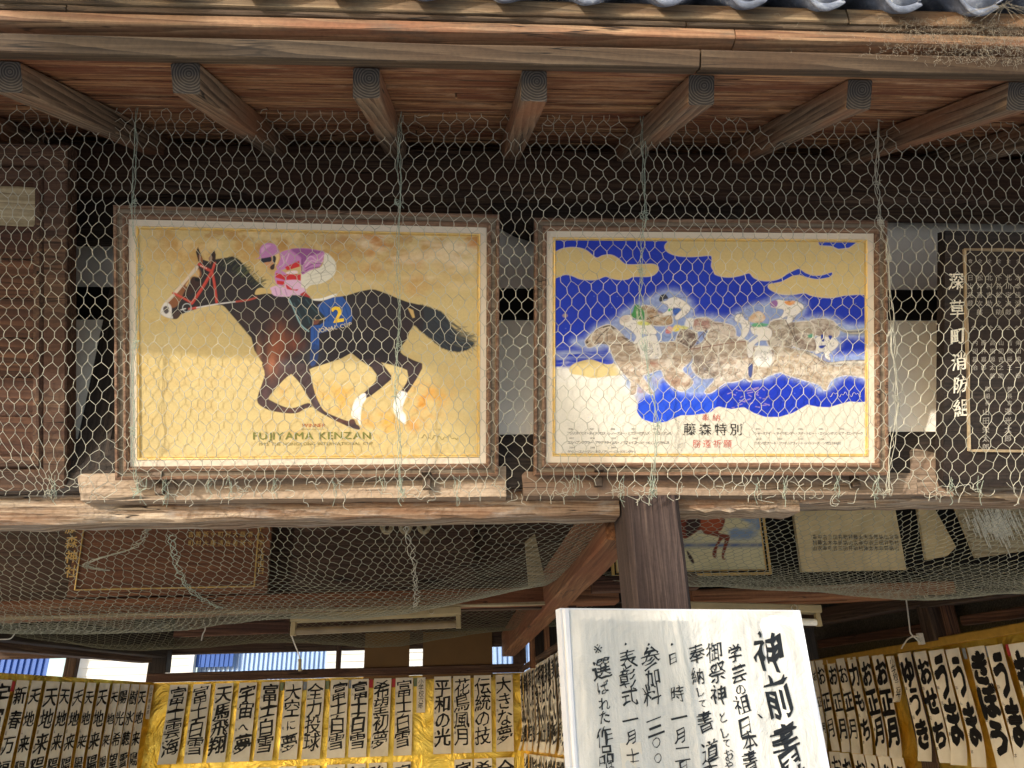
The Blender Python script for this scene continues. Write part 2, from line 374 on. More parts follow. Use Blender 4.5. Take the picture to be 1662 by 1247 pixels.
# eave tiles: wavy pan tiles with round faces
tm = NT('lichen spotted grey roof tile'); v = tm.coords((1, 1, 1)); n = tm.noise(v, 22, 8, .7)
cc = tm.ramp(n, [(.3, S(74, 78, 86)), (.52, S(116, 122, 136)), (.62, S(150, 156, 168)), (.66, S(214, 216, 206))])
tm.l.new(cc, tm.b.inputs['Base Color']); tm.b.inputs['Roughness'].default_value = .55; tm.bump(n, .5, .003)
def tile_mesh():
    W, L, th = .165, .15, .011; nu, nv = 20, 3; vs = []; fs = []
    def prof(u): return .024*(-cos(2*pi*(u+.18)))*(1 if True else 0)-.004*sin(4*pi*u)
    for lay in (0, 1):
        for j in range(nv+1):
            for i in range(nu+1):
                u = i/nu; vs.append((u*W-W/2, j/nv*L, prof(u)+lay*th))
    n1 = (nu+1)*(nv+1); idx = lambda l, i, j: l*n1+j*(nu+1)+i
    for q_ in range(n1, 2*n1): x_, y_, z_ = vs[q_]; vs[q_] = (x_, y_, .052+.010*cos(2*pi*((x_+W/2)/W+.18)))
    for j in range(nv):
        for i in range(nu):
            fs.append((idx(0, i, j), idx(0, i, j+1), idx(0, i+1, j+1), idx(0, i+1, j))); fs.append((idx(1, i, j), idx(1, i+1, j), idx(1, i+1, j+1), idx(1, i, j+1)))
    for i in range(nu):
        fs.append((idx(0, i, 0), idx(0, i+1, 0), idx(1, i+1, 0), idx(1, i, 0))); fs.append((idx(0, i, nv), idx(1, i, nv), idx(1, i+1, nv), idx(0, i+1, nv)))
    for j in range(nv):
        fs.append((idx(0, 0, j), idx(1, 0, j), idx(1, 0, j+1), idx(0, 0, j+1))); fs.append((idx(0, nu, j), idx(0, nu, j+1), idx(1, nu, j+1), idx(1, nu, j)))
    # scalloped drop face with a raised flower-like moulding under the pan
    base = len(vs)
    for i in range(nu+1):
        u = i/nu; z = prof(u); vs += [(u*W-W/2, -.001, z+.003), (u*W-W/2, -.010, z-.013*max(0, sin(pi*min(1, max(0, (u-.28)/.9))))**.7-.001)]
    for i in range(nu): fs.append((base+2*i, base+2*i+1, base+2*i+3, base+2*i+2))
    base = len(vs)
    for i in range(nu+1):
        u = i/nu; z = prof(u); vs += [(u*W-W/2, .004, z), (u*W-W/2, -.002, z-.013*max(0, sin(pi*min(1, max(0, (u-.28)/.9))))**.7-.001)]
    for i in range(nu): fs.append((base+2*i, base+2*i+2, base+2*i+3, base+2*i+1)); fs.append((base+2*i+1, base+2*i+3, base-2*(nu+1)+2*i+3, base-2*(nu+1)+2*i+1))
    me = bpy.data.meshes.new('roof_tile'); me.from_pydata(vs, [], fs); me.materials.append(tm.m)
    me.polygons.foreach_set('use_smooth', np.ones(len(me.polygons), dtype=bool)); me.update(); return me
tmesh = tile_mesh()
x_t = P(1305, 20, 1.05)[0]
for row in range(5):
    for i in range(-17, 18):
        o = bpy.data.objects.new('roof_tile', tmesh); COL.objects.link(o)
        d = row*.135; y = 1.038+d*cos(RS)
        o.location = (x_t+i*.160+RNG.uniform(-.002, .002), y, zf+.080+.023+d*sin(RS)+RNG.uniform(-.001, .002)-.028+.015*row)
        o.rotation_euler = (RS-.12, RNG.uniform(-.015, .015), RNG.uniform(-.01, .01)); adopt(o, hall)

# purlin, brackets, wall behind the pictures
zpb = P(831, 322, 1.80)[2]; zpt = P(831, 244, 1.80)[2]
timber('purlin', (-3.4, 1.86, (zpb+zpt)/2+.02), (3.9, 1.86, (zpb+zpt)/2-.0), .12, zpt-zpb, M['dark2'], hall, bev=.012, wob=.003, seg=40)
def bracket(xc, half):
    zb = zpb-.002; pts = [(xc-half, zb), (xc-half, zb-.012), (xc-half*.82, zb-.055), (xc-half*.60, zb-.085), (xc-half*.3, zb-.10), (xc+half*.3, zb-.10), (xc+half*.6, zb-.085), (xc+half*.82, zb-.055), (xc+half, zb-.012), (xc+half, zb)]
    prism('bracket', pts, 1.82, 1.91, M['dark'], hall)
bx0, bx1 = P(800, 330, 1.82)[0], P(1206, 330, 1.82)[0]
bracket((bx0+bx1)/2, (bx1-bx0)/2); hb = (bx1-bx0)/2; bx2 = P(467, 330, 1.82)[0]; bracket(bx2-hb*1.25, hb*1.25)
YW = 1.988
tag(box('plaster_wall', (-3.4, YW, 2.262), (3.9, YW+.06, 3.5), M['plaster']), kind='structure')
# black fill standing for unlit depth above and across the wall, lower beam
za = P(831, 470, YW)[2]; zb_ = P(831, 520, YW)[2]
box('wall_band', (-3.4, YW-.008, zb_), (3.9, YW+.002, za), M['black'], hall)  # black strip stands for the dark opening across the wall
zl = P(831, 702, YW-.045)[2]
timber('lower_beam', (-3.4, YW-.006, zl-.07), (3.9, YW-.006, zl-.07), .022, .15, M['dark'], hall, bev=.006, wob=.002, seg=40)
box('wall_board', (-3.4, YW-.016, P(150, 366, YW)[2]), (P(200, 300, YW)[0]+.1, YW-.002, 3.45), M['black'], hall)  # black board paints in the darkness of the open roof void
timber('diagonal_board', P(205, 470, 1.978), P(146, 765, 1.978), .09, .016, M['dark'], hall, up=(0, 1, 0))  # dark board laid diagonally left of the first frame

# front beam with shelf planks
zbb = [P(0, 838, 1.975)[2], P(1662, 806, 1.975)[2]]
BY = 2.006; zmid = P(831, 838, BY)[2]; zbr = P(1662, 818, BY)[2]
LB0, LB1 = -3.4, 3.9
timber('front_beam', (LB0, BY+.045, zmid+.041), (P(1010, 830, 1.975)[0], BY+.045, zmid+.041), .09, .082, M['beam'], hall, bev=.007, wob=.0035, seg=60)
timber('front_beam', (P(1100, 830, 1.975)[0], BY+.045, zmid+.047), (P(1300, 830, BY)[0], BY+.045, zmid+.045), .09, .082, M['beam'], hall, bev=.007, wob=.0035, seg=16)
timber('front_beam', (P(1300, 830, BY)[0]+.002, BY+.045, zmid+.058), (LB1, BY+.045, zmid+.046), .09, .066, M['beam'], hall, bev=.007, wob=.0035, seg=50)
def plank(xa, xb, ya, yb, Y, mat, name='shelf_plank', th=.028, e=.006):
    # ya/yb: picture heights at the left end and right end as (top, bottom)
    a0, a1 = P(xa, ya[0], Y), P(xa, ya[1], Y); b0, b1 = P(xb, yb[0], Y), P(xb, yb[1], Y)
    pts = [(a1[0]+e, a1[2]), (b1[0], b1[2]), (b0[0]-e*.3, b0[2]), (a0[0]+e*1.6, a0[2]), (a0[0], a0[2]-.008)]
    n = len(pts); n_ = 30
    # fine outline with small dents
    out = []
    for i in range(n):
        p, q = pts[i], pts[(i+1) % n]
        m = max(1, int(math.dist(p, q)/.05))
        for k in range(m): out.append((p[0]+(q[0]-p[0])*k/m+RNG.uniform(-.0008, .0008), p[1]+(q[1]-p[1])*k/m+RNG.uniform(-.0012, .0012)))
    o = prism(name, out, Y, Y+th, mat, None)
    c = Vector(((a0[0]+b0[0])/2, Y, (a0[2]+a1[2])/2)); o.data.transform(Matrix.Translation(-c)); o.location = c; adopt(o, hall); return o
plank(127, 822, (769, 813), (757, 806), 1.966, M['shelf'], th=.05)
plank(847, 1489, (766, 805), (768, 803), 1.966, M['shelf2'], th=.05)
plank(1476, 1548, (728, 802), (742, 806), 1.969, M['shelf2'], th=.016)
# the front post with its chamfered left arris
pa, pb = P(1003+30, 990, 1.955)[0], P(1127, 990, 1.955)[0]
pt = P(1050, 804, 1.955)[2]
po = timber('post', ((pa+pb)/2, 2.04, 0), ((pa+pb)/2-.004, 2.04, pt), pb-pa, .168, M['post'], hall, up=(0, -1, 0), bev=.010, wob=.0012, seg=24)
# tie beam running back from the post along the middle partition
tz = P(1003, 850, 2.2)[2]
timber('tie_beam', (pa+.02, 2.13, tz+.02), (pa-.10, 6.0, tz+.06), .10, .17, M['int'], hall, bev=.006, wob=.002)
# far posts and rails of the hall interior

# ------------------------------------------------------------------ painted boards: colours carried by a fine mesh
def proj(Pt):
    d = Pt-EYE; z = d@CF; return 831+F*(d@CR)/z, 623.5-F*(d@CU)/z
def Z(x0, y0, s, *pts): return [(x0+a/s, y0+b/s) for a, b in pts]
def smooth_poly(p, closed=True, sub=4):
    p = np.array(p, float); n = len(p); out = []
    rng_ = range(n) if closed else range(n-1)
    for i in rng_:
        if closed: a, b, c, d = p[i-1], p[i], p[(i+1) % n], p[(i+2) % n]
        else: a, b, c, d = p[max(i-1, 0)], p[i], p[i+1], p[min(i+2, n-1)]
        for k in range(sub):
            t = k/sub; out.append(.5*((2*b)+(c-a)*t+(2*a-5*b+4*c-d)*t*t+(3*b-a-3*c+d)*t**3))
    if not closed: out.append(p[-1])
    return np.array(out)
def lin(c): return np.array(srgb(*c)[:3])
class Art:
    def __init__(s, o, U, Vv, w, h, W, H):
        s.o, s.U, s.V, s.w, s.h, s.W, s.H = o, U, Vv, w, h, W, H
        a, b = np.meshgrid(np.linspace(0, w, W), np.linspace(0, h, H))
        s.P = o+a[..., None]*U+b[..., None]*Vv
        s.X, s.Y = proj(s.P); s.C = np.zeros((H, W, 3))
    def fill(s, c): s.C[:] = lin(c)
    def blend(s, sl, m, c):
        if not isinstance(c, np.ndarray): c = lin(c)
        s.C[sl] = s.C[sl]*(1-m[..., None])+c*m[..., None]
    def window(s, p, pad):
        x0, y0 = p.min(0)-pad; x1, y1 = p.max(0)+pad
        m = (s.X >= x0) & (s.X <= x1) & (s.Y >= y0) & (s.Y <= y1)
        r = np.where(m.any(1))[0]; c = np.where(m.any(0))[0]
        if len(r) == 0 or len(c) == 0: return None
        return (slice(r[0], r[-1]+1), slice(c[0], c[-1]+1))
    def sdf(s, p, sl, closed=True):
        X, Y = s.X[sl], s.Y[sl]; d = np.full(X.shape, 1e9); ins = np.zeros(X.shape, bool)
        n = len(p)
        for i in range(n if closed else n-1):
            x0, y0 = p[i]; x1, y1 = p[(i+1) % n]; dx, dy = x1-x0, y1-y0
            L = dx*dx+dy*dy+1e-9; t = np.clip(((X-x0)*dx+(Y-y0)*dy)/L, 0, 1)
            np.minimum(d, (X-x0-t*dx)**2+(Y-y0-t*dy)**2, out=d)
            if closed and y0 != y1:
                c = (y0 > Y) != (y1 > Y); ins ^= c & (X < (x1-x0)*(Y-y0)/(y1-y0)+x0)
        d = np.sqrt(d); return np.where(ins, d, -d) if closed else d
    def poly(s, pts, c, soft=1., sm=True, a=1., tex=None, rag=0., seed=0, grow=0.):
        p = smooth_poly(pts) if sm else np.array(pts, float)
        sl = s.window(p, soft+4+abs(grow)+rag*2)
        if sl is None: return
        d = s.sdf(p, sl)+grow
        if rag: d = d+(fbm(s.X[sl]*.35, s.Y[sl]*.12, seed+5, 3)-.5)*2*rag
        m = np.clip(.5+d/soft, 0, 1)*a
        if tex is not None: m = m*tex(s.X[sl], s.Y[sl])
        s.blend(sl, m, c)
    def stroke(s, pts, wd, c, soft=1., a=1., sm=True):
        p = smooth_poly(pts, False) if sm else np.array(pts, float)
        sl = s.window(p, wd+soft+2)
        if sl is None: return
        d = s.sdf(p, sl, False); s.blend(sl, np.clip(.5+(wd/2-d)/soft, 0, 1)*a, c)
    def build(s, name, parent, label=None):
        H, W = s.H, s.W
        i = np.arange((H-1)*W).reshape(H-1, W)[:, :-1].ravel()
        f = np.stack([i, i+1, i+W+1, i+W], 1)
        me = bpy.data.meshes.new(name); V = s.P.reshape(-1, 3)
        me.vertices.add(len(V)); me.vertices.foreach_set('co', V.ravel())
        me.loops.add(f.size); me.loops.foreach_set('vertex_index', f.ravel().astype(np.int32))
        me.polygons.add(len(f)); me.polygons.foreach_set('loop_start', np.arange(0, f.size, 4, dtype=np.int32)); me.polygons.foreach_set('loop_total', np.full(len(f), 4, dtype=np.int32))
        me.update(calc_edges=True)
        at = me.color_attributes.new('Col', 'FLOAT_COLOR', 'POINT')
        c = np.ones((len(V), 4)); c[:, :3] = np.clip(s.C.reshape(-1, 3), 0, 1); at.data.foreach_set('color', c.ravel())
        me.materials.append(M['paint'])
        o = bpy.data.objects.new(name, me); COL.objects.link(o); adopt(o, parent)
        if label: o['label'] = label
        return o

def pose(ox, oy, oz, yaw, tilt, roll):
    o = V3(ox, oy, oz); u = V3(cos(yaw), sin(yaw), 0); n = V3(-sin(yaw), cos(yaw), 0)
    v = V3(0, 0, 1)*cos(tilt)-n*sin(tilt)
    return o, u*cos(roll)+v*sin(roll), -u*sin(roll)+v*cos(roll)
def moulding(o, U, Vv, w, h, prof, mats, idx, parent, name='frame_rail'):
    N = unit(np.cross(U, Vv)); out = []
    sides = [(o, U, Vv, w), (o+U*w, Vv, -U, h), (o+U*w+Vv*h, -U, -Vv, w), (o+Vv*h, -Vv, U, h)]
    for (c, a, b, L) in sides:
        vs = []; fs = []; fm = []; n = len(prof); seg = 16
        for k in range(seg+1):
            for (ins, dep) in prof:
                t = k/seg; vs.append(c+a*(ins+(L-2*ins)*t)+b*ins+N*(dep+RNG.uniform(-.0003, .0003)))
        for k in range(seg):
            for i in range(n-1):
                q = k*n+i; fs.append((q, q+n, q+n+1, q+1)); fm.append(idx[i])
        ob = mk(name, vs, fs, mats, None, fmat=fm)
        ctr = Vector(c+a*L/2); ob.data.transform(Matrix.Translation(-ctr)); ob.location = ctr
        adopt(ob, parent); out.append(ob)
    return out
def panel(name, o, U, Vv, w, h, mat, parent, lift=0., th=.0):
    N = unit(np.cross(U, Vv)); q = [o, o+U*w, o+U*w+Vv*h, o+Vv*h]
    vs = [p+N*lift for p in q]+[p+N*(lift-max(th, .001)) for p in q]
    return mk(name, vs, [(0, 1, 2, 3), (7, 6, 5, 4), (0, 4, 5, 1), (1, 5, 6, 2), (2, 6, 7, 3), (3, 7, 4, 0)], mat, parent)
M['f_red'] = wood('reddish varnished moulding', S(80, 56, 42), S(120, 90, 70), S(152, 122, 98), streak=.25, fine=1.2, bump=.25, knots=False, rough=.5)
M['f_olive'] = wood('olive brown moulding hollow', S(86, 74, 58), S(118, 102, 84), S(140, 124, 104), streak=.25, bump=.2, knots=False, rough=.55)
M['liner'] = plain('cream linen liner', S(214, 200, 178), .85, var=.08, scale=900, bump=.4, bdist=.0006)
M['gold'] = plain('gilt fillet', S(224, 192, 122), .35, .5, var=.1, scale=60, bump=.05)
M['clip'] = plain('rusty metal bracket', S(92, 78, 66), .55, .6, var=.3, scale=90)
PROF = [(0, -.034), (0, -.004), (.002, -.0005), (.007, 0), (.0095, -.004), (.012, -.0075), (.019, -.0075), (.022, -.003), (.027, -.0015), (.031, -.005), (.0335, -.012), (.0335, -.016)]
PIDX = [0, 0, 0, 0, 1, 1, 1, 0, 0, 0, 0]
LINER = [(.0335, -.0125), (.0495, -.0135), (.0495, -.016)]
FIL = [(.0495, -.0135), (.051, -.0110), (.0535, -.0125), (.0555, -.0112), (.0575, -.0145), (.0575, -.018)]
def framed(name, q, w, h, label, W, H):
    o, U, Vv = pose(*q); N = unit(np.cross(U, Vv))
    t = thing(name, o+U*w/2, label, 'painting')
    moulding(o, U, Vv, w, h, PROF, [M['f_red'], M['f_olive']], PIDX, t)
    moulding(o, U, Vv, w, h, LINER, [M['liner']], [0, 0], t, 'liner')
    moulding(o, U, Vv, w, h, FIL, [M['gold']], [0]*5, t, 'gilt_fillet')
    panel('back_board', o+U*.004+Vv*.004, U, Vv, w-.008, h-.008, M['int'], t, -.022, .01)
    ins = .0565
    art = Art(o+U*ins+Vv*ins-N*.0155, U, Vv, w-2*ins, h-2*ins, W, H)
    return t, art, (o, U, Vv, N)
def invpix(px, py, fr):                                # picture spot -> local u, v on the painted board
    o, U, Vv, N = fr; oo = o-N*.0155; d = ray(px, py); t = ((oo-EYE)@N)/(d@N); q = EYE+d*t-o
    return q@U, q@Vv

# ---- painting one: dark horse and jockey in pink on gold
T1, A1, FR1 = framed('framed_painting', (-.8721, 1.905, 2.2088, .0447, .4497, .0126), .9659, .688,
                     'framed painting of a galloping dark horse with a jockey in pink on a gold ground', 620, 420)
X, Y = A1.X, A1.Y
A1.fill((203, 180, 124))
n = fbm(X, Y, 1, 5, .012, .018); A1.blend((slice(None), slice(None)), np.clip((n-.45)*1.2, 0, .6), (214, 194, 142))
n = fbm(X, Y, 2, 4, .03, .05)
up = np.clip((470-Y)/90, 0, 1)*np.clip((X-230)/60, 0, 1)
A1.blend((slice(None), slice(None)), np.clip((n-.46)*4.5, 0, .85)*np.clip(up+.12*(Y > 560), 0, 1), (190, 140, 66)); n = fbm(X, Y, 7, 5, .05, .08); A1.blend((slice(None), slice(None)), np.clip((n-.5)*4, 0, .6)*up, (176, 126, 62)); n = fbm(X, Y, 8, 5, .04, .05); A1.blend((slice(None), slice(None)), np.clip((n-.53)*5, 0, .7)*up, (226, 202, 150))
n = fbm(X, Y, 3, 4, .02, .06); r = np.clip((X-520)/70, 0, 1)*np.clip((480-Y)/60, 0, 1)
A1.blend((slice(None), slice(None)), np.clip((n-.47)*3.4, 0, .85)*r, (232, 214, 178))
n = fbm(X, Y, 4, 4, .025, .06); A1.blend((slice(None), slice(None)), np.clip((n-.55)*3.4, 0, .8)*r, (192, 122, 44))
for (cx, cy, rx, ry, c, a) in [(548, 385, 30, 14, (176, 128, 96), .6), (565, 392, 26, 10, (170, 112, 44), .5), (615, 372, 45, 10, (196, 130, 50), .6), (725, 420, 30, 14, (232, 222, 200), .7), (640, 425, 50, 14, (232, 214, 184), .5), (690, 455, 30, 10, (192, 132, 52), .6), (600, 440, 16, 10, (186, 112, 40), .6),
                               (665, 470, 40, 12, (206, 150, 84), .5), (310, 400, 30, 26, (196, 146, 60), .4), (340, 525, 24, 16, (196, 144, 62), .55), (263, 518, 18, 12, (196, 150, 60), .6), (300, 600, 70, 16, (200, 164, 80), .5), (350, 575, 60, 20, (204, 176, 104), .4),
                               (545, 645, 40, 30, (226, 168, 66), .8), (620, 690, 26, 24, (230, 160, 44), .9), (590, 682, 14, 12, (222, 140, 30), .7), (690, 650, 30, 24, (224, 142, 34), .9), (715, 645, 20, 20, (228, 160, 56), .8), (672, 690, 22, 12, (214, 134, 40), .7), (470, 640, 16, 12, (220, 154, 60), .8), (735, 640, 40, 14, (220, 176, 96), .5), (480, 705, 14, 6, (222, 170, 80), .5)]:
    m = np.exp(-(((X-cx)/rx)**2+((Y-cy)/ry)**2))*np.clip(3.2*(fbm(X, Y, int(cx), 5, .07, .09)-.36), 0, 1.2); A1.blend((slice(None), slice(None)), np.clip(m*a, 0, .9), tuple(int(.75*q+.25*z) for q, z in zip(c, (190, 160, 110))))
n = fbm(X, Y, 9, 3, .4, .4); A1.C *= (.93+.14*n)[..., None]
tz1 = lambda *p: Z(170, 320, 5.036, *p)
tz2 = lambda *p: Z(490, 320, 5.036, *p)
tz4 = lambda *p: Z(490, 550, 4.988, *p)
tj = lambda *p: Z(400, 380, 6.236, *p)
tf = lambda *p: Z(0, 400, 2.968, *p)
DK = (44, 38, 42)
# tail with hair strands
tail = tz2((960, 880), (1060, 905), (1130, 930), (1180, 980), (1225, 1060), (1290, 1120), (1360, 1160))+tz4((1400, 40), (1340, 90), (1240, 108), (1160, 88), (1090, 48), (1045, 5))+tz2((985, 1110), (930, 1050), (900, 950))
A1.poly(tail, (48, 52, 58), 2.5, rag=1.5)
for k in range(70):
    a = RNG.random(); x0, y0 = 712+RNG.uniform(-14, 18), 520+RNG.uniform(-12, 26)
    A1.stroke([(x0, y0), (x0+18+a*10, y0+16+RNG.uniform(-3, 8)), (x0+RNG.uniform(34, 52), y0+22+RNG.uniform(-6, 20))], .7, RNG.choice([(34, 36, 44), (70, 84, 92), (54, 66, 78), (40, 36, 38)]), 1., .6)
for k in range(30):
    x0, y0 = 738+RNG.uniform(-6, 8), 545+RNG.uniform(-10, 22)
    A1.stroke([(x0, y0), (x0+14, y0+5), (min(776, x0+RNG.uniform(22, 34)), y0+RNG.uniform(0, 8))], .6, RNG.choice([(60, 70, 76), (90, 100, 92), (120, 100, 60)]), 1., .6)
body = tz1((800, 510), (745, 570), (650, 690), (560, 790), (485, 870), (455, 930), (465, 960), (510, 985), (560, 998), (592, 994), (620, 960), (690, 935), (780, 905), (860, 882), (960, 885), (985, 903), (1060, 990), (1130, 1070), (1195, 1150))
body += tf((1150, 372), (1210, 440), (1225, 500), (1260, 555), (1290, 585), (1420, 600), (1490, 590))+tz4((60, 250), (90, 235), (200, 200), (320, 160), (400, 115), (480, 180), (560, 230), (612, 185), (720, 210), (810, 235), (850, 250), (975, 200), (900, 175), (840, 150), (800, 110), (800, 70), (850, 5))
body += tz2((880, 1100), (910, 1050), (935, 1055), (985, 1110), (1000, 1000), (990, 890), (960, 880), (870, 860), (800, 835), (720, 800), (640, 770), (600, 757), (560, 755), (480, 770), (380, 800), (150, 850), (90, 835))+tz1((1480, 810), (1350, 790), (1305, 742), (1240, 690), (1180, 620), (1110, 530), (1050, 492), (1000, 500), (920, 530), (860, 530))
A1.poly(body, DK, 1.4, sm=False)
A1.poly(tz2((862, 902), (910, 925), (924, 985), (905, 990)), (206, 172, 110), 1.2, sm=False)
mane = tz1((860, 525), (1000, 495), (1050, 488), (1110, 525), (1180, 615), (1245, 690), (1310, 748), (1220, 740), (1100, 640), (960, 590))
A1.poly(mane, (36, 36, 40), 2)
for k in range(90):
    t = RNG.random(); x0, y0 = (365+t*62, 417+t*t*20+t*24) ; x0 += RNG.uniform(-4, 4); y0 += RNG.uniform(-2, 8)
    A1.stroke([(x0-6, y0+8), (x0+2, y0), (x0+6+RNG.random()*3, y0-4+RNG.uniform(-2, 4))], .7, RNG.choice([(60, 78, 72), (42, 50, 48), (96, 100, 62), (34, 34, 38)]), 1., .7)
# limbs
leg1 = tf((1270, 560), (1275, 620), (1240, 730), (1255, 768), (1320, 795), (1420, 805), (1470, 782), (1505, 772), (1482, 755), (1400, 780), (1310, 745), (1298, 722), (1370, 640), (1420, 590))
leg2 = tf((1380, 580), (1440, 655), (1490, 735), (1520, 785), (1600, 832), (1650, 856))+tz4((400, 722), (470, 737), (462, 705), (440, 690), (425, 655), (398, 652), (370, 665), (300, 640), (190, 590), (140, 520), (100, 420), (60, 245), (20, 200))
for L in (leg1, leg2): A1.poly(L, (70, 54, 54), 1.3)
hA = tz4((480, 175), (560, 230), (605, 290), (600, 340), (560, 385), (500, 440), (520, 482), (560, 462), (640, 400), (722, 330), (725, 300), (690, 250), (640, 190), (620, 150))
hB = tz4((720, 200), (810, 235), (850, 255), (862, 310), (845, 360), (800, 430), (850, 442), (880, 400), (930, 322), (975, 240), (975, 205), (900, 172), (800, 120))
for L in (hA, hB): A1.poly(L, (62, 48, 50), 1.3, sm=False)
A1.poly(tz4((505, 440), (430, 495), (400, 600), (415, 640), (445, 652), (472, 700), (476, 620), (488, 540), (520, 482)), (238, 230, 222), 2)
A1.poly(tz4((800, 422), (760, 470), (738, 550), (760, 620), (808, 672), (838, 688), (840, 620), (812, 575), (832, 500), (852, 445)), (240, 232, 224), 2.4)
# warm sheen on chest, legs, head
for (cx, cy, rx, ry, c, a) in [(452, 560, 16, 34, (150, 84, 56), .9), (440, 585, 9, 26, (172, 108, 76), .7), (478, 556, 8, 16, (140, 74, 50), .8), (492, 562, 6, 10, (120, 66, 48), .6), (420, 570, 5, 22, (160, 110, 84), .7), (430, 640, 6, 20, (92, 66, 66), .7), (470, 665, 30, 5, (106, 72, 62), .6), (515, 650, 6, 30, (98, 80, 84), .6), (560, 683, 26, 5, (104, 66, 52), .7),
                               (505, 575, 18, 14, (76, 82, 90), .5), (462, 590, 12, 9, (80, 86, 94), .5), (560, 500, 50, 16, (56, 54, 62), .5), (690, 598, 5, 6, (140, 84, 72), .7), (660, 540, 20, 30, (62, 44, 44), .5), (400, 520, 20, 24, (70, 50, 46), .5), (600, 560, 40, 20, (38, 34, 38), .6)]:
    m = np.exp(-(((X-cx)/rx)**2+((Y-cy)/ry)**2)); inside = (A1.C.sum(2) < .35)
    A1.blend((slice(None), slice(None)), np.clip(m*a*(.4+fbm(X, Y, int(cx), 4, .22, .06)), 0, 1)*inside, c)
for e in (tz1((762, 408), (745, 450), (765, 525), (800, 545), (800, 505)), tz1((895, 432), (850, 500), (868, 562), (905, 540), (908, 470))):
    A1.poly(e, (52, 36, 34), 1., sm=False)
A1.poly(tz1((770, 470), (775, 525), (800, 540), (795, 500)), (146, 92, 60), 1.2); A1.poly(tz1((850, 500), (862, 550), (880, 500), (870, 480)), (150, 118, 96), 1.2)
A1.poly(tz1((745, 572), (650, 690), (560, 792), (520, 850), (545, 905), (600, 880), (660, 760), (740, 700), (790, 640), (770, 580)), (138, 86, 54), 2)
A1.poly(tz1((760, 590), (700, 660), (660, 720), (690, 730), (740, 670), (775, 640)), (206, 168, 112), 2)
A1.poly(tz1((745, 565), (650, 680), (555, 790), (485, 868), (500, 880), (580, 800), (670, 690), (760, 590)), (214, 196, 176), 1.3)
A1.poly(tz1((690, 700), (720, 650), (775, 670), (760, 740), (700, 800), (650, 800)), (58, 36, 34), 2.5)
A1.poly(tz1((740, 660), (775, 668), (768, 690), (740, 685)), (20, 18, 20), 1)
A1.poly(tz1((485, 868), (455, 930), (465, 960), (510, 985), (560, 992), (548, 960), (545, 900), (520, 868)), (216, 210, 204), 1.6)
A1.poly(tz1((478, 905), (500, 890), (522, 905), (522, 940), (500, 955), (482, 935)), (84, 76, 78), 1.6)
A1.poly(tz1((560, 992), (592, 994), (620, 960), (600, 935), (565, 950)), (70, 52, 48), 1.4)
RED = (190, 62, 52)
for pts, wd in ((tz1((560, 785), (640, 825), (705, 862)), 3.6), (tz1((770, 548), (830, 585), (870, 605)), 4.4), (tz1((875, 610), (800, 740), (712, 868)), 4.8), (tz1((875, 610), (895, 700), (915, 860)), 4.2), (tz1((900, 540), (880, 600)), 4), (tz1((690, 915), (752, 905)), 3.6)):
    A1.stroke(pts, wd, RED, 1.2); A1.stroke([(a-.6, b-.6) for a, b in pts], .8, (226, 120, 100), 1., .6)
for k in range(4): A1.stroke(tz1((785+14*k, 562+6*k), (788+14*k, 564+6*k)), 1.4, (236, 224, 214), .8, 1., False)
A1.stroke(tz1((752, 905), (900, 878), (1075, 855)), 2.0, (216, 210, 208), 1.); A1.stroke(tz1((1075, 855), (1170, 842), (1240, 822)), 3.0, (176, 74, 62), 1.2)
ring = [(Z(170, 320, 5.036, (672+36*cos(a), 905+34*sin(a)))[0]) for a in np.linspace(0, 6.3, 18)]
A1.stroke(ring, 1.3, (190, 196, 198), 1.); A1.stroke(tz1((622, 922), (660, 912)), 1.6, (220, 220, 216), 1.)
# jockey
PK, PKD, PKL = (196, 134, 190), (150, 86, 150), (224, 184, 214)
A1.poly(tj((560, 400), (760, 330), (790, 195), (860, 230), (905, 300), (900, 390), (850, 450), (760, 500), (650, 520), (600, 560), (545, 530)), (226, 222, 206), 1.4)
for a, b in (((600, 470), (860, 400)), ((620, 430), (800, 380)), ((760, 360), (870, 300)), ((700, 400), (880, 380)), ((610, 510), (760, 480))): A1.stroke(tj(a, b), 1., (176, 172, 160), 2., .55)
A1.poly(tj((345, 190), (450, 155), (600, 145), (720, 165), (775, 175), (790, 195), (760, 300), (720, 340), (640, 370), (560, 410), (545, 300), (400, 350), (330, 370), (300, 320), (345, 250)), PK, 1.2)
A1.poly(tj((450, 155), (600, 147), (720, 167), (780, 180), (640, 230), (560, 330), (550, 240)), PKD, 3)
for q in (((590, 290), (650, 225), (720, 270), (780, 215)), ((600, 330), (660, 270), (740, 300), (775, 270)), ((360, 230), (380, 300), (330, 340)), ((430, 200), (400, 280))): A1.stroke(tj(*q), 1.8, PKL, 1.3, .9)
for q in (((600, 345), (680, 300), (760, 300)), ((565, 400), (640, 350), (740, 335)), ((560, 260), (560, 390))): A1.stroke(tj(*q), 1.5, (122, 64, 124), 1.4, .9)
A1.poly(tj((295, 370), (400, 400), (400, 520), (300, 500)), PK, 1.2)
for q in (((300, 395), (400, 420), (395, 470), (295, 440)), ((305, 470), (395, 480), (385, 520), (310, 505)), ((390, 335), (535, 270), (540, 330), (410, 370)), ((405, 405), (552, 410), (550, 475), (405, 465))): A1.poly(tj(*q), (206, 50, 54), 1., sm=False)
A1.poly(tj((400, 470), (540, 470), (550, 540), (500, 610), (400, 560), (385, 510)), PKL, 1.3); A1.poly(tj((400, 510), (470, 560), (530, 560), (480, 600), (420, 570)), (204, 52, 54), 1.3)
A1.poly(tj((410, 385), (500, 370), (515, 400), (415, 405)), (236, 214, 222), 1.2)
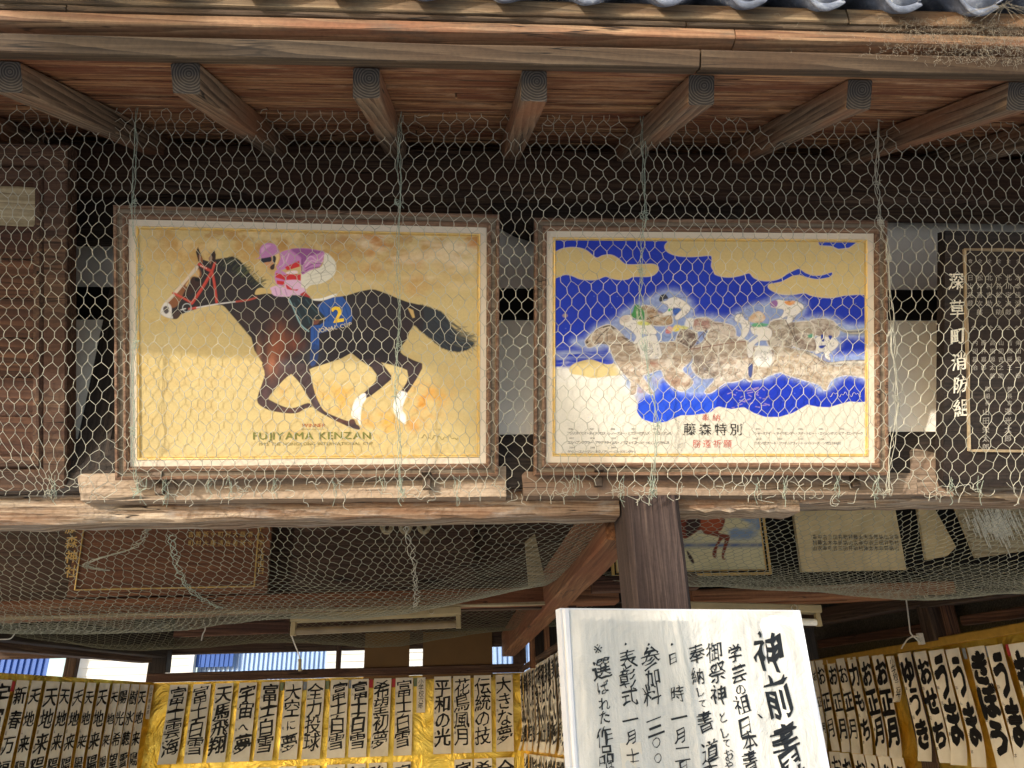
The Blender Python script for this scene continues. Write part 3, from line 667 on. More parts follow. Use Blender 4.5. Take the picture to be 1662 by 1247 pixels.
A1.poly(tj((250, 540), (330, 520), (420, 560), (520, 580), (500, 620), (420, 635), (300, 630), (255, 600), (240, 560)), PKL, 1.3)
for a, b in (((290, 550), (310, 620)), ((340, 540), (350, 620)), ((390, 560), (410, 620))): A1.stroke(tj(a, b), 1.2, PKD, 1.4, .7)
A1.poly(tj((500, 600), (560, 540), (610, 590), (560, 650)), PKL, 1.2)
A1.poly(tj((540, 610), (590, 580), (650, 640), (600, 672)), (178, 54, 52), 1.2, sm=False)
A1.poly(tj((180, 275), (300, 190), (335, 200), (330, 290), (270, 360), (235, 350), (200, 320)), (206, 152, 108), 1.2)
A1.poly(tj((275, 205), (320, 190), (330, 250), (290, 330), (272, 300)), (222, 196, 140), 1.3)
A1.poly(tj((140, 250), (240, 228), (250, 275), (205, 285), (160, 290)), (36, 40, 58), 1.); A1.poly(tj((270, 215), (300, 240), (285, 300), (262, 260)), (44, 40, 52), 1.1)
A1.poly(tj((240, 330), (285, 300), (278, 355), (250, 360)), (60, 46, 44), 1.1)
A1.poly(tj((80, 252), (130, 235), (135, 155), (170, 107), (230, 90), (290, 110), (325, 160), (328, 190), (250, 228), (150, 247)), (190, 130, 184), 1.1)
A1.poly(tj((150, 150), (200, 110), (250, 115), (200, 150), (160, 200)), (212, 160, 206), 2.5)
A1.poly(tj((100, 565), (150, 545), (240, 560), (250, 600), (180, 605), (90, 615)), (208, 180, 118), 1.4)
A1.poly(tj((80, 620), (250, 600), (440, 640), (540, 700), (740, 740), (740, 690), (660, 640), (900, 610), (900, 590), (700, 590), (420, 560)), DK, 1., a=0.)
# boot, stirrup strap, saddle cloth
A1.poly(tj((650, 660), (760, 650), (900, 605), (905, 628), (780, 672), (690, 674)), (232, 230, 226), 1.1)
A1.poly(tj((440, 640), (520, 620), (650, 650), (720, 740), (800, 830), (700, 900), (640, 930), (560, 930), (500, 820)), (36, 48, 56), 1.6)
for q in (((520, 660), (600, 780), (640, 900)), ((600, 660), (680, 760), (760, 840)), ((480, 700), (560, 860))): A1.stroke(tj(*q), 1.4, (66, 96, 106), 1.8, .7)
A1.stroke(tj((428, 655), (470, 740), (530, 880), (570, 940), (630, 985)), 2., (150, 184, 186), 1.2)
BL = (44, 86, 160)
A1.poly(tj((720, 720), (800, 670), (880, 640), (970, 632), (1040, 720), (1075, 830), (1060, 910), (730, 1010), (730, 930), (800, 880), (790, 830), (740, 780)), BL, 1.1, sm=False)
A1.poly(tj((650, 930), (735, 920), (735, 1165), (650, 1165)), BL, 1.1, sm=False); A1.poly(tz4((75, 60), (135, 60), (120, 190), (70, 215)), (40, 66, 120), 2., a=.8)
for q in (((840, 700), (830, 880)), ((760, 740), (800, 830)), ((880, 680), (850, 800)), ((980, 680), (1040, 860)), ((690, 960), (685, 1140)), ((715, 950), (712, 1100))): A1.stroke(tj(*q), 1.5, (28, 56, 116), 2., .7)
A1.stroke(tj((690, 862), (720, 875), (800, 850)), 1.6, (200, 176, 120), 1.); A1.poly(tj((680, 880), (740, 870), (720, 910), (675, 915)), (120, 72, 60), 1.2)
A1.build('painted_board', T1)
i1 = Ink()
def on1(text, px, py, size, wt=0., sq=1., rot=None):
    u, v = invpix(px, py, FR1); return i1.line(text, u, v, size, weight=wt, squeeze=sq)
on1('WINNER', 490, 693.5, .013, .0, 1.15)
M['t_red'] = ink('red lettering', S(176, 90, 50)); M['t_green'] = ink('olive green lettering', S(122, 122, 62)); M['t_olive'] = ink('small olive lettering', S(140, 128, 76)); M['t_yel'] = ink('yellow numeral', S(236, 196, 60)); M['t_cream'] = ink('cream lettering', S(206, 194, 168))
i1.build('lettering', FR1[0]-FR1[3]*.0155, FR1[1], FR1[2], M['t_red'], T1, .0008)
i1 = Ink(); on1('FUJIYAMA KENZAN', 411, 713.5, .0265, .012, 1.19); i1.build('lettering', FR1[0]-FR1[3]*.0155, FR1[1], FR1[2], M['t_green'], T1, .0008)
i1 = Ink(); on1('1995 THE HONGKONG INTERNATIONAL CUP', 421, 723.5, .0115, .0, 1.16)
u, v = invpix(488, 697, FR1); i1.v.append(np.array([[u, v, 0], [u+.058, v, 0], [u+.058, v+.0009, 0], [u, v+.0009, 0]])); i1.f.append(tuple(i1.n+k for k in range(4))); i1.n += 4
i1.build('lettering', FR1[0]-FR1[3]*.0155, FR1[1], FR1[2], M['t_olive'], T1, .0008)
i1 = Ink(); u, v = invpix(538, 521, FR1); i1.add('2', u, v, .056, .056, .03, fit=False, rot=.16); i1.build('numeral', FR1[0]-FR1[3]*.0155, FR1[1], FR1[2], M['t_yel'], T1, .0008)
i1 = Ink()
u, v = invpix(517, 540, FR1); e = u
for k, ch in enumerate('IONAL CUP'):
    if ch == ' ': e += .006; continue
    gv, _ = glyph(ch, .02); i1.add(ch, e, v+(e-u)*.22, .0155, .0155, .02, fit=False); e += (gv[:, 0].max()+.06)*.0155
i1.build('lettering', FR1[0]-FR1[3]*.0155, FR1[1], FR1[2], M['t_cream'], T1, .0008)
def signature(px, py, fr, mat, parent, wpx, seed):
    r = random.Random(seed); pts = []
    for k in range(60):
        t = k/59; a, b = invpix(px+wpx*t, py+2.5*sin(19*t+seed)+1.8*sin(47*t)+r.uniform(-.6, .6), fr); o, U, Vv, N = fr
        pts.append(o-N*.0147+U*a+Vv*b)
    V_, F_ = tubes([np.array(pts)], .00055, 3); mk('signature', V_, F_, mat, parent)
signature(683, 710, FR1, M['t_olive'], T1, 60, 3)

# ---- painting two: field of horses on deep blue with gold clouds
T2, A2, FR2 = framed('framed_painting', (.1845, 1.93, 2.2167, -.0443, .4131, -.0256), .9439, .6805,
                     'framed painting of many galloping horses on deep blue under gold clouds', 600, 410)
X, Y = A2.X, A2.Y
full = (slice(None), slice(None))
A2.fill((22, 52, 178))
A2.blend(full, np.clip((fbm(X, Y, 21, 5, .02, .02)-.4)*1.1, 0, .5), (14, 34, 148))
GD = (202, 180, 124); CR_ = (210, 202, 184); EDG = (196, 184, 176)
t5 = lambda *p: Z(860, 340, 5.423, *p); t6 = lambda *p: Z(1150, 340, 5.423, *p); t7 = lambda *p: Z(860, 560, 5.423, *p); t8 = lambda *p: Z(1150, 560, 5.423, *p)
h1 = lambda *p: Z(930, 460, 5.731, *p); h2 = lambda *p: Z(1170, 460, 6.648, *p)
# pale ground at the bottom left, fading into blue
m = np.clip((Y-588+6*(fbm(X, Y, 30, 4, .05, .15)-.5)*4)/10, 0, 1)*np.clip((1052-X)/30, 0, 1); A2.blend(full, m, (214, 208, 196))
low = t7((200, 330), (600, 330), (860, 380), (945, 500), (940, 560), (990, 650), (1100, 685), (1200, 675), (1330, 620), (1450, 615), (1627, 560))+t8((0, 575), (90, 543), (200, 565), (310, 548), (400, 600), (500, 635), (620, 635), (740, 600), (870, 525), (960, 545), (1060, 550), (1160, 520), (1240, 498), (1330, 505), (1420, 498), (1440, 1000), (0, 1000))+t7((200, 1000))
A2.poly(low, CR_, 1.2, sm=False)
pale = t7((200, 330), (900, 360), (900, 420), (945, 500), (980, 640), (1100, 690), (900, 760), (200, 990)); A2.poly(pale, (222, 216, 202), 14, a=.6)
A2.blend(full, np.clip(np.exp(-(((X-940)/45)**2+((Y-578)/12)**2))*(fbm(X, Y, 33, 4, .03, .3)*2-.5), 0, .85), (176, 186, 206))
A2.poly(t7((1000, 470), (1080, 380), (1200, 330), (1330, 380), (1440, 320), (1627, 300), (1627, 560), (1450, 615), (1330, 620), (1200, 675), (1100, 685), (1040, 670), (990, 650), (950, 600), (940, 545), (960, 500)), (34, 76, 206), 1.2)
def gcloud(pts): A2.poly(pts, EDG, 1., grow=1.1); A2.poly(pts, GD, 1.)
gcloud(t5((150, 420), (222, 378), (300, 345), (400, 338), (490, 360), (560, 415), (595, 430), (640, 410), (710, 403), (770, 430), (830, 480), (880, 490), (1000, 486), (1090, 486), (1130, 515), (1110, 560), (1050, 588), (910, 590), (860, 612), (780, 617), (720, 605), (665, 588), (600, 612), (530, 620), (440, 610), (380, 585), (310, 572), (222, 605), (150, 640)))
gcloud(t5((1240, 180), (1235, 262), (1190, 320), (1210, 370), (1290, 405), (1400, 415), (1500, 410), (1590, 405), (1605, 440), (1600, 500), (1620, 540))+t6((60, 570), (120, 590), (200, 595), (290, 578), (358, 558), (400, 600), (470, 625), (560, 625), (630, 605), (700, 560), (760, 530), (800, 520), (850, 555), (920, 580), (1000, 575), (1085, 552), (1090, 575), (1060, 600), (960, 618), (880, 605), (800, 580), (740, 588), (640, 640), (540, 660), (530, 690), (580, 725), (650, 748), (740, 748), (845, 735), (900, 755), (990, 772), (1090, 775), (1200, 755), (1320, 745), (1500, 710), (1500, 180)))
A2.poly(t6((560, 652), (640, 618), (700, 578), (760, 540), (800, 524), (850, 560), (920, 588), (1000, 584), (1085, 556), (1088, 572), (1060, 598), (960, 614), (880, 600), (800, 576), (740, 584), (640, 636)), (26, 56, 176), 1., sm=False)
A2.poly(t6((945, 250), (980, 318), (1080, 325), (1145, 350), (1235, 340), (1330, 275), (1330, 250)), EDG, 1., sm=False, grow=1); A2.poly(t6((945, 250), (980, 316), (1080, 322), (1145, 348), (1235, 338), (1330, 272), (1330, 250)), (30, 62, 180), 1., sm=False)
A2.poly(t7((345, 215), (380, 170), (460, 140), (540, 128), (610, 150), (680, 172), (760, 165), (800, 230), (830, 262), (700, 275), (560, 292), (450, 268), (370, 255)), GD, 1.2)
# halo of pale chalk round the field of horses
herd = h1((10, 545), (110, 530), (210, 430), (320, 385), (430, 330), (470, 280), (560, 230), (640, 180), (780, 120), (850, 85), (960, 90), (1060, 150), (1110, 230), (1100, 310), (1280, 320), (1450, 340), (1510, 290))+h2((200, 320), (330, 260), (520, 210), (580, 165), (800, 170), (900, 240), (880, 330), (800, 400), (1000, 380), (1200, 390), (1380, 470), (1590, 470), (1590, 560), (1300, 570), (1270, 650), (1180, 800), (1440, 790), (1590, 820), (1590, 1030), (1350, 980), (1110, 1150), (1000, 1080), (800, 1010), (640, 955), (480, 1030), (300, 1030), (100, 1060), (0, 1080))+h1((1230, 1010), (1000, 1000), (830, 880), (740, 1010), (540, 1000), (470, 850), (380, 680), (330, 575), (160, 595))
p = smooth_poly(herd); d = A2.sdf(p, full)
A2.blend(full, np.clip(1+d/14, 0, 1)**2*.75*(.35+.9*fbm(X, Y, 41, 4, .25, .25)), (196, 208, 226))
A2.blend(full, np.clip(.5+d/2.5, 0, 1)*.7*np.clip(fbm(X, Y, 44, 3, .05, .06)*1.6, 0, 1), (126, 146, 190))
HB, HL, HD = (182, 162, 144), (204, 190, 172), (112, 92, 80)
def horse(pts, c=HB, soft=2.2, a=1., sm=True):
    A2.poly(pts, (222, 214, 202), soft, sm=sm, grow=1.8, a=a); A2.poly(pts, c, soft, sm=sm, a=a)
    q_ = smooth_poly(pts)[::2]; q_ = np.concatenate([q_, q_[:1]]); A2.stroke(q_, .8, (96, 76, 66), 1.1, .75, False)
# rear tail and quarters right
horse(h2((960, 420), (1060, 390), (1200, 410), (1270, 500), (1250, 570), (1150, 580), (1000, 540)), (150, 134, 122))
for k in range(26):
    y = RNG.uniform(0, 1); A2.stroke(h2((1240, 440+30*y), (1330, 500+30*y), (1450, 500+50*y), (1600, 470+60*y)), 1., RNG.choice([(120, 112, 96), (176, 176, 160), (78, 76, 70), (206, 206, 196)]), 1., .6)
horse(h2((540, 420), (700, 400), (760, 430), (960, 420), (1010, 540), (980, 600), (860, 640), (700, 700), (560, 700), (500, 600)), (158, 144, 126))
horse(h2((820, 560), (960, 560), (1030, 650), (1020, 720), (900, 710), (780, 660)), (146, 126, 112))
# right foreground horse with raised quarters
horse(h2((540, 700), (700, 690), (820, 720), (950, 760), (1080, 840), (1250, 900), (1440, 860), (1600, 880), (1600, 1010), (1350, 985), (1190, 1040), (1130, 1150), (1060, 1090), (900, 1040), (720, 985), (640, 955), (520, 990), (420, 1030), (330, 1020), (300, 880), (520, 890)), (182, 162, 136))
for k in range(34):
    y = RNG.random(); A2.stroke(h2((860, 715+10*y), (1000, 760+40*y), (1150, 850+30*y), (1350, 830+60*y), (1600, 820+90*y)), 1.1, RNG.choice([(96, 84, 76), (150, 140, 124), (206, 200, 184), (70, 62, 58)]), 1., .55)
# middle horse: body, neck and legs
horse(h1((1080, 610), (1200, 560), (1280, 430), (1380, 430), (1560, 520), (1640, 560), (1662, 640), (1662, 900), (1560, 860), (1400, 930), (1290, 1010), (1230, 1010), (1300, 930), (1330, 870), (1200, 880), (1110, 790), (1130, 700)), (176, 156, 136))
horse(h2((0, 620), (250, 620), (330, 680), (540, 700), (560, 800), (520, 890), (330, 880), (240, 1020), (100, 1060), (0, 1000)), (174, 154, 134))
horse(h1((1000, 440), (1060, 430), (1150, 470), (1130, 560), (1060, 620), (960, 560)), (104, 86, 78))
horse(h1((1130, 340), (1260, 330), (1300, 390), (1240, 430), (1130, 430)), (170, 130, 120))
horse(h1((1280, 370), (1480, 400), (1500, 500), (1400, 470)), (186, 168, 156))
# lead horse: head, neck, barrel, folded legs
horse(h1((118, 540), (150, 500), (230, 430), (290, 400), (340, 392), (400, 430), (470, 500), (560, 560), (700, 560), (850, 555), (960, 550), (1060, 600), (1110, 650), (1090, 720), (1010, 800), (1080, 880), (1110, 930), (1020, 1000), (930, 960), (860, 890), (820, 800), (720, 830), (640, 860), (700, 950), (740, 1025), (690, 1010), (600, 930), (580, 1020), (530, 1030), (545, 930), (500, 860), (440, 800), (380, 690), (335, 575), (260, 555), (190, 580), (140, 590)), (180, 160, 138), 1.6)
horse(h1((640, 220), (740, 225), (800, 285), (900, 290), (920, 370), (830, 390), (720, 380), (660, 340)), (170, 140, 106), 1.6)
A2.poly(h1((580, 330), (520, 320), (560, 250), (590, 190), (640, 240), (670, 280), (660, 350)), (70, 140, 78), 2, rag=1.5)
for k in range(16): A2.stroke(h1((580+RNG.uniform(0, 60), 200+RNG.uniform(0, 40)), (590+RNG.uniform(0, 60), 340)), .9, RNG.choice([(50, 110, 60), (110, 170, 110), (180, 190, 150)]), 1., .7)
for k in range(12): A2.stroke(h1((680+14*k, 222+6*k), (672+14*k, 202+6*k)), 1.3, (112, 60, 52), 1.2, .8)
for k in range(40): 
    t = RNG.random(); A2.stroke(h1((340+t*180, 400+t*150), (370+t*180+RNG.uniform(-8, 20), 415+t*150)), 1.2, RNG.choice([(84, 74, 66), (120, 110, 100)]), 1.2, .8)
# hair texture and pencil shading over all horses
ins = np.clip(.5+d/3, 0, 1)
n1 = fbm(X+.6*Y, Y*.8-X*.3, 51, 4, .12, .35); sat = np.clip((A2.C[..., 0]-A2.C[..., 2])*9, 0, 1)
A2.blend(full, np.clip((n1-.46)*2.0, 0, .42)*ins*sat, HD); A2.blend(full, np.clip((fbm(X-.5*Y, Y, 52, 4, .15, .3)-.52)*2.2, 0, .5)*ins*sat, (214, 202, 184))
for (cx, cy, rx, ry, c, a) in [(1000, 552, 12, 16, (140, 116, 96), .6), (1060, 590, 14, 5, (138, 88, 70), .8), (1090, 620, 26, 8, (176, 130, 108), .6), (1040, 640, 6, 14, (196, 140, 118), .6), (1150, 600, 20, 18, (74, 68, 68), .7), (1130, 585, 10, 14, (90, 80, 76), .6), (1230, 604, 16, 6, (120, 96, 80), .5), (1335, 585, 10, 8, (110, 88, 78), .5), (1390, 545, 20, 6, (110, 106, 92), .5)]:
    A2.blend(full, np.clip(np.exp(-(((X-cx)/rx)**2+((Y-cy)/ry)**2))*a, 0, 1)*ins, c)
for k in range(520):
    x, y = NR.uniform(965, 1408), NR.uniform(480, 645); a_ = NR.normal(-.5, .5); l_ = NR.uniform(3, 9)
    j_ = np.argmin(np.abs(Y[:, 0]-y)); i_ = np.argmin(np.abs(X[j_]-x)); c_ = A2.C[j_, i_]
    if c_[0]-c_[2] < .05 or d[j_, i_] < 1: continue
    col = [(232, 222, 206), (120, 94, 80), (208, 190, 168), (92, 74, 66), (150, 120, 98)][int(NR.integers(0, 5))]
    A2.stroke([(x, y), (x+l_*.5, y+l_*.5*a_-.6), (x+l_, y+l_*a_)], NR.uniform(.6, 1.4), col, 1., .6)
# jockeys in white
WH = (226, 220, 212)
def rider(pts, c=WH): A2.poly(pts, (120, 110, 110), 1.2, grow=.9, a=.55); A2.poly(pts, c, 1.4)
rider(h1((440, 330), (480, 300), (540, 300), (560, 340), (620, 340), (700, 370), (760, 420), (775, 470), (700, 480), (640, 470), (640, 540), (560, 560), (590, 500), (540, 440), (480, 400), (440, 375))); A2.poly(h1((435, 340), (470, 302), (520, 305), (530, 350), (470, 370), (440, 375)), (200, 186, 176), 1.2)
rider(h1((600, 560), (660, 500), (760, 480), (790, 540), (810, 600), (820, 690), (720, 700), (640, 690), (620, 620)))
rider(h1((820, 175), (870, 160), (900, 140), (960, 130), (1040, 170), (1090, 220), (1080, 260), (1040, 300), (970, 340), (950, 310), (1010, 240), (930, 230), (920, 290), (830, 295), (880, 250), (880, 200))); A2.poly(h1((800, 150), (820, 112), (860, 102), (885, 140), (850, 150), (815, 172)), (54, 56, 66), 1.2)
A2.poly(h1((885, 245), (910, 230), (920, 250), (890, 262)), (90, 170, 110), 1.4); A2.poly(h1((930, 240), (1000, 240), (950, 300)), (60, 96, 176), 1.5)
rider(h2((150, 400), (170, 340), (230, 335), (260, 390), (310, 420), (300, 520), (240, 600), (170, 610), (220, 560), (230, 490), (210, 430)))
rider(h2((330, 470), (480, 470), (550, 520), (520, 610), (420, 620), (350, 680), (350, 760), (300, 800), (280, 690), (310, 640), (400, 570), (340, 540)))
rider(h2((540, 250), (600, 180), (700, 190), (800, 190), (880, 230), (885, 280), (800, 360), (760, 420), (700, 430), (720, 350), (640, 390), (550, 390), (640, 370), (680, 290), (600, 270)))
A2.poly(h2((530, 215), (560, 190), (600, 185), (615, 220), (590, 260), (550, 250)), (150, 104, 160), 1.5); A2.poly(h2((690, 195), (790, 190), (800, 215), (750, 240), (700, 222)), (222, 150, 84), 1.5)
rider(h2((1020, 600), (1080, 570), (1200, 590), (1265, 640), (1250, 690), (1170, 760), (1180, 830), (1130, 800), (1100, 740), (1020, 760), (1030, 680))); A2.poly(h2((1080, 560), (1115, 560), (1115, 625), (1085, 620)), (40, 62, 150), 1.3); A2.poly(h2((1160, 565), (1200, 570), (1180, 612)), (40, 62, 150), 1.3); A2.poly(h2((1060, 675), (1130, 670), (1100, 700), (1070, 700)), (40, 62, 150), 1.3)
for (q, c) in ((h1((600, 360), (660, 350), (720, 385), (620, 390)), (206, 206, 96)), (h1((862, 440), (890, 400), (930, 420), (910, 462), (870, 465)), (196, 62, 58)), (h1((925, 430), (950, 390), (1000, 395), (985, 440), (945, 450)), (232, 208, 60)), (h1((1000, 400), (1060, 395), (1080, 420), (1010, 425)), (214, 212, 110)), (h2((330, 460), (380, 425), (520, 445), (420, 475)), (96, 168, 112)), (h2((940, 560), (990, 545), (1000, 580), (950, 590)), (90, 160, 130)), (h2((300, 380), (400, 300), (480, 360), (440, 420), (330, 420)), (206, 168, 122)), (h1((1060, 330), (1120, 330), (1110, 400), (1040, 400)), (226, 222, 214)), (h2((380, 700), (530, 700), (540, 880), (370, 880)), (226, 222, 214))): A2.poly(q, c, 2.4, a=.9)
A2.poly(h2((300, 880), (345, 880), (330, 1010), (300, 1010)), (70, 80, 130), 1.6)
A2.poly(h2((380, 690), (540, 690), (540, 720), (380, 720)), (232, 228, 220), 1.2)
A2.blend(full, np.clip((fbm(X, Y, 58, 4, .09, .16)-.45)*2.4, 0, .55)*ins*np.clip((A2.C[..., 0]-A2.C[..., 2])*12, 0, 1), (226, 216, 200))
# pencil contour lines
rr = random.Random(5)
def scrib(base, n, L, spread, cols=((70, 60, 58), (96, 84, 80), (60, 66, 84))):
    for k in range(n):
        x, y = base[0]+rr.uniform(-spread[0], spread[0]), base[1]+rr.uniform(-spread[1], spread[1]); a = rr.uniform(0, 3.1); l = rr.uniform(.4, 1)*L
        A2.stroke([(x, y), (x+l*.5*cos(a)+rr.uniform(-1, 1), y+l*.5*sin(a)), (x+l*cos(a+.3), y+l*sin(a+.3))], .7, rr.choice(cols), .9, .7)
for b, n_, L, sp in (((1040, 520), 26, 7, (22, 22)), ((1055, 565), 34, 5, (14, 14)), ((1105, 495), 26, 6, (16, 16)), ((1150, 540), 40, 12, (36, 24)), ((1215, 510), 34, 8, (20, 24)), ((1245, 580), 26, 5, (12, 12)), ((1290, 500), 30, 7, (16, 18)), ((1285, 545), 40, 10, (26, 22)), ((1345, 565), 26, 6, (14, 16)), ((1180, 590), 40, 14, (50, 26)), ((975, 550), 16, 10, (20, 12)), ((1040, 610), 20, 10, (26, 14)), ((1110, 560), 30, 14, (30, 30)), ((1300, 600), 30, 14, (40, 18))): scrib(b, n_, L, sp)
A2.stroke(h1((200, 560), (270, 470), (330, 420)), 1.2, (70, 56, 50)); A2.stroke(h1((225, 555), (400, 572), (560, 575)), 1., (90, 74, 66)); A2.stroke(h1((315, 420), (318, 540)), 1.1, (76, 62, 56)); A2.stroke(h1((280, 412), (345, 395), (380, 420)), 1.8, (70, 62, 56))
A2.stroke(h1((118, 548), (190, 455), (290, 400), (350, 392)), 1., (110, 96, 84)); A2.poly(h1((125, 545), (140, 540), (140, 555), (125, 555)), (30, 24, 24), 1)
A2.stroke(h1((690, 335), (800, 295)), 1.2, (60, 50, 46)); A2.stroke(h1((1080, 615), (1250, 590), (1460, 555), (1600, 540)), 1.6, (140, 104, 90)); A2.stroke(h1((1240, 440), (1215, 500), (1290, 590), (1350, 700)), 1.4, (110, 88, 78)); A2.stroke(h1((1240, 430), (1160, 520), (1090, 610)), 1.3, (110, 88, 78))
A2.stroke(h2((700, 400), (760, 520), (830, 660)), 1.2, (70, 60, 56)); A2.stroke(h2((780, 430), (800, 560), (850, 640)), 1.2, (90, 80, 76))
# splashes and stars
for k in range(140):
    x, y = rr.uniform(902, 1410), rr.uniform(440, 690); A2.stroke([(x, y), (x+.8, y+.3)], .9, (150, 170, 220), .9, .6*(rr.random() > .3), False)
for k in range(26):
    x, y = rr.uniform(1175, 1250), rr.uniform(630, 662); A2.stroke([(x, y), (x+rr.uniform(2, 9), y+rr.uniform(-3, 3))], 1.1, (206, 170, 170), 1.3, .6)
A2.poly(t5((285, 935), (310, 915), (335, 935), (310, 955)), (150, 130, 140), 1.5)
n = fbm(X, Y, 9, 3, .5, .5); A2.C *= (.95+.10*n)[..., None]
A2.build('painted_board', T2)
M['t2_red'] = ink('faded red lettering', S(186, 92, 80)); M['t2_blk'] = ink('dark lettering', S(54, 50, 46)); M['t2_sm'] = ink('small grey lettering', S(92, 88, 82))
def on2(ink_, text, px, py, size, adv=None, wt=0., sq=1.):
    u, v = invpix(px, py, FR2); return ink_.line(text, u, v, size, adv, wt, sq)
O2 = (FR2[0]-FR2[3]*.0155, FR2[1], FR2[2])
i2 = Ink(); on2(i2, '奉納', 1139, 684, .020, .029); on2(i2, '勝運祈願', 1124, 727, .022, .0275); i2.build('lettering', *O2, M['t2_red'], T2, .0008)
i2 = Ink(); on2(i2, '藤森特別', 1109, 707, .033, .0415, .006); i2.build('lettering', *O2, M['t2_blk'], T2, .0008)
i2 = Ink()
for (px, py, t, yrs) in ((920, 706, 'フジノスイセイ・ダイナクロス・レノーズリー・ミスクーアダムス・フクエイダンル', ('1986', '1987', '1988', '1990', '1991')), (921, 721, 'エルヘブンクウラー・アサクサタイヒル・ノラフェイゴールド・メイシンマサムネ', ('1997', '1998', '1999', '2000')), (921, 736, 'ゲイリースノーマン・キクノアレー・ロードキングケイ', ('2004', '2018', '2019')),
                         (1224, 706, 'シャースナイト・ダイヤモンダー・スイートビート・エイシンオリンピア・ロングマーク', ('1992', '1993', '1994', '1995', '1996')), (1224, 722, 'ニホンピロサート・ファイルアフィート・バルリーズ・シマロスギゼミ', ('2000', '2002', '2003', '2006'))):
    on2(i2, t, px, py, .0088, .0073, .0, 1.)
    for k, y in enumerate(yrs): on2(i2, y, px+3+34*k, py-8, .0066)
i2.build('lettering', *O2, M['t2_sm'], T2, .0008)
signature(1347, 640.5, FR2, M['t_cream'], T2, 50, 8)
# metal brackets that carry the frames
def clip(px, py, lab):
    o = P(px, py, 1.945); t = thing('picture_bracket', o, lab, 'bracket', 'metal brackets under the framed paintings')
    box('plate', o+V3(-.011, -.006, -.030), o+V3(.011, .008, .002), M['clip'], t)
    box('lip', o+V3(-.013, -.040, .003), o+V3(.013, .004, .007), M['clip'], t)
    box('lip', o+V3(-.013, -.041, .007), o+V3(.013, -.038, .018), M['clip'], t)
    return t
clip(262, 784, 'rusty bracket under the left end of the gold horse painting'); clip(693, 776, 'rusty bracket under the right end of the gold horse painting')
clip(970, 772, 'rusty bracket under the left end of the blue horse painting'); clip(1386, 773, 'rusty bracket under the right end of the blue horse painting')
# metal sleeve hanging crooked from the first bracket
t = thing('bent_metal_strap', P(275, 790, 1.93), 'bent tin strap curling out beside the leftmost bracket', 'strap')
pts = np.array([P(258, 786, 1.95), P(268, 778, 1.92), P(280, 784, 1.905), P(288, 796, 1.90)]); w_ = V3(.0, .012, .014)
mk('strap_band', [p for q in pts for p in (q, q+w_)], [(2*i, 2*i+2, 2*i+3, 2*i+1) for i in range(3)], M['clip'], t)

# ------------------------------------------------------------------ the votive boards at both sides
def PV(px, py, A, B):                                 # point of the vertical plane through A and B
    d = ray(px, py); n = np.array([-(B[1]-A[1]), B[0]-A[0], 0.]); return EYE+d*(((A-EYE)@n)/(d@n))
def PZ(px, py, z): d = ray(px, py); return EYE+d*((z-1.6)/d[2])
M['e_frame'] = wood('umber carved frame wood', S(48, 35, 27), S(84, 61, 46), S(120, 92, 70), tint=S(74, 48, 36), streak=.3, fine=1.3, bump=.5, knots=False)
M['e_board'] = wood('dark brown votive board', S(42, 28, 21), S(80, 52, 37), S(124, 86, 62), tint=S(68, 42, 30), streak=.5, bump=.6)
M['pale'] = wood('pale weathered wood', S(120, 104, 78), S(160, 142, 108), S(196, 180, 146), streak=.5, bump=.6)
M['plq'] = wood('blackened plaque wood', S(26, 22, 20), S(42, 35, 31), S(62, 52, 45), tint=S(46, 34, 28), streak=.3, fine=1.4, bump=.35, knots=False)
M['plq_line'] = wood('pale beading', S(120, 100, 76), S(168, 146, 114), S(204, 184, 150), streak=.2, bump=.3, knots=False)
M['chalk'] = plain('whitened carved lettering', S(226, 218, 198), .85, var=.25, scale=300, bump=0)
M['chalk2'] = plain('faded white lettering', S(150, 143, 132), .85, var=.35, scale=200, bump=0)
# big carved board at the far left
qL = (-2.02, 1.95, 2.205, .03, .44, .0); o, U, Vv = pose(*qL); N = unit(np.cross(U, Vv))
def uv_on(px, py, o, U, Vv): 
    n = np.cross(U, Vv); d = ray(px, py); q = EYE+d*(((o-EYE)@n)/(d@n))-o; return q@U, q@Vv
w = uv_on(108, 790, o, U, Vv)[0]; h = uv_on(100, 235, o, U, Vv)[1]
TL_ = thing('votive_board', o+U*w/2, 'large carved brown votive board cut off by the left edge of the photo', 'votive board')
moulding(o, U, Vv, w, h, [(0, -.05), (0, 0), (.004, .004), (.055, .004), (.058, -.004), (.066, .006), (.072, .006), (.078, -.006), (.088, -.010), (.092, -.022)], [M['e_frame']], [0]*9, TL_)
for i in range(7):
    hh = (h-.18)/7; p0 = o+U*.09+Vv*(.09+hh*(i+.5))-N*.024; timber('board', p0, p0+U*(w-.18), .012, hh-.002, M['e_board'], TL_, up=tuple(Vv), bev=.002, seg=12)
a, b = uv_on(54, 366, o, U, Vv), uv_on(-300, 292, o, U, Vv)
p0 = o+U*b[0]+Vv*(a[1]+b[1])/2-N*.014; timber('name_plate', p0, p0+U*(a[0]-b[0]), .012, b[1]-a[1], M['pale'], TL_, up=tuple(Vv), bev=.003, seg=12)
k_ = o+U*(w-.06)+Vv*(h+.004); V_, F_ = tubes([np.array([k_, k_+Vv*.012, k_+Vv*.018+U*.006, k_+Vv*.012+U*.012, k_+U*.012])], .0016); mk('hanging_eye', V_, F_, M['clip'], TL_)
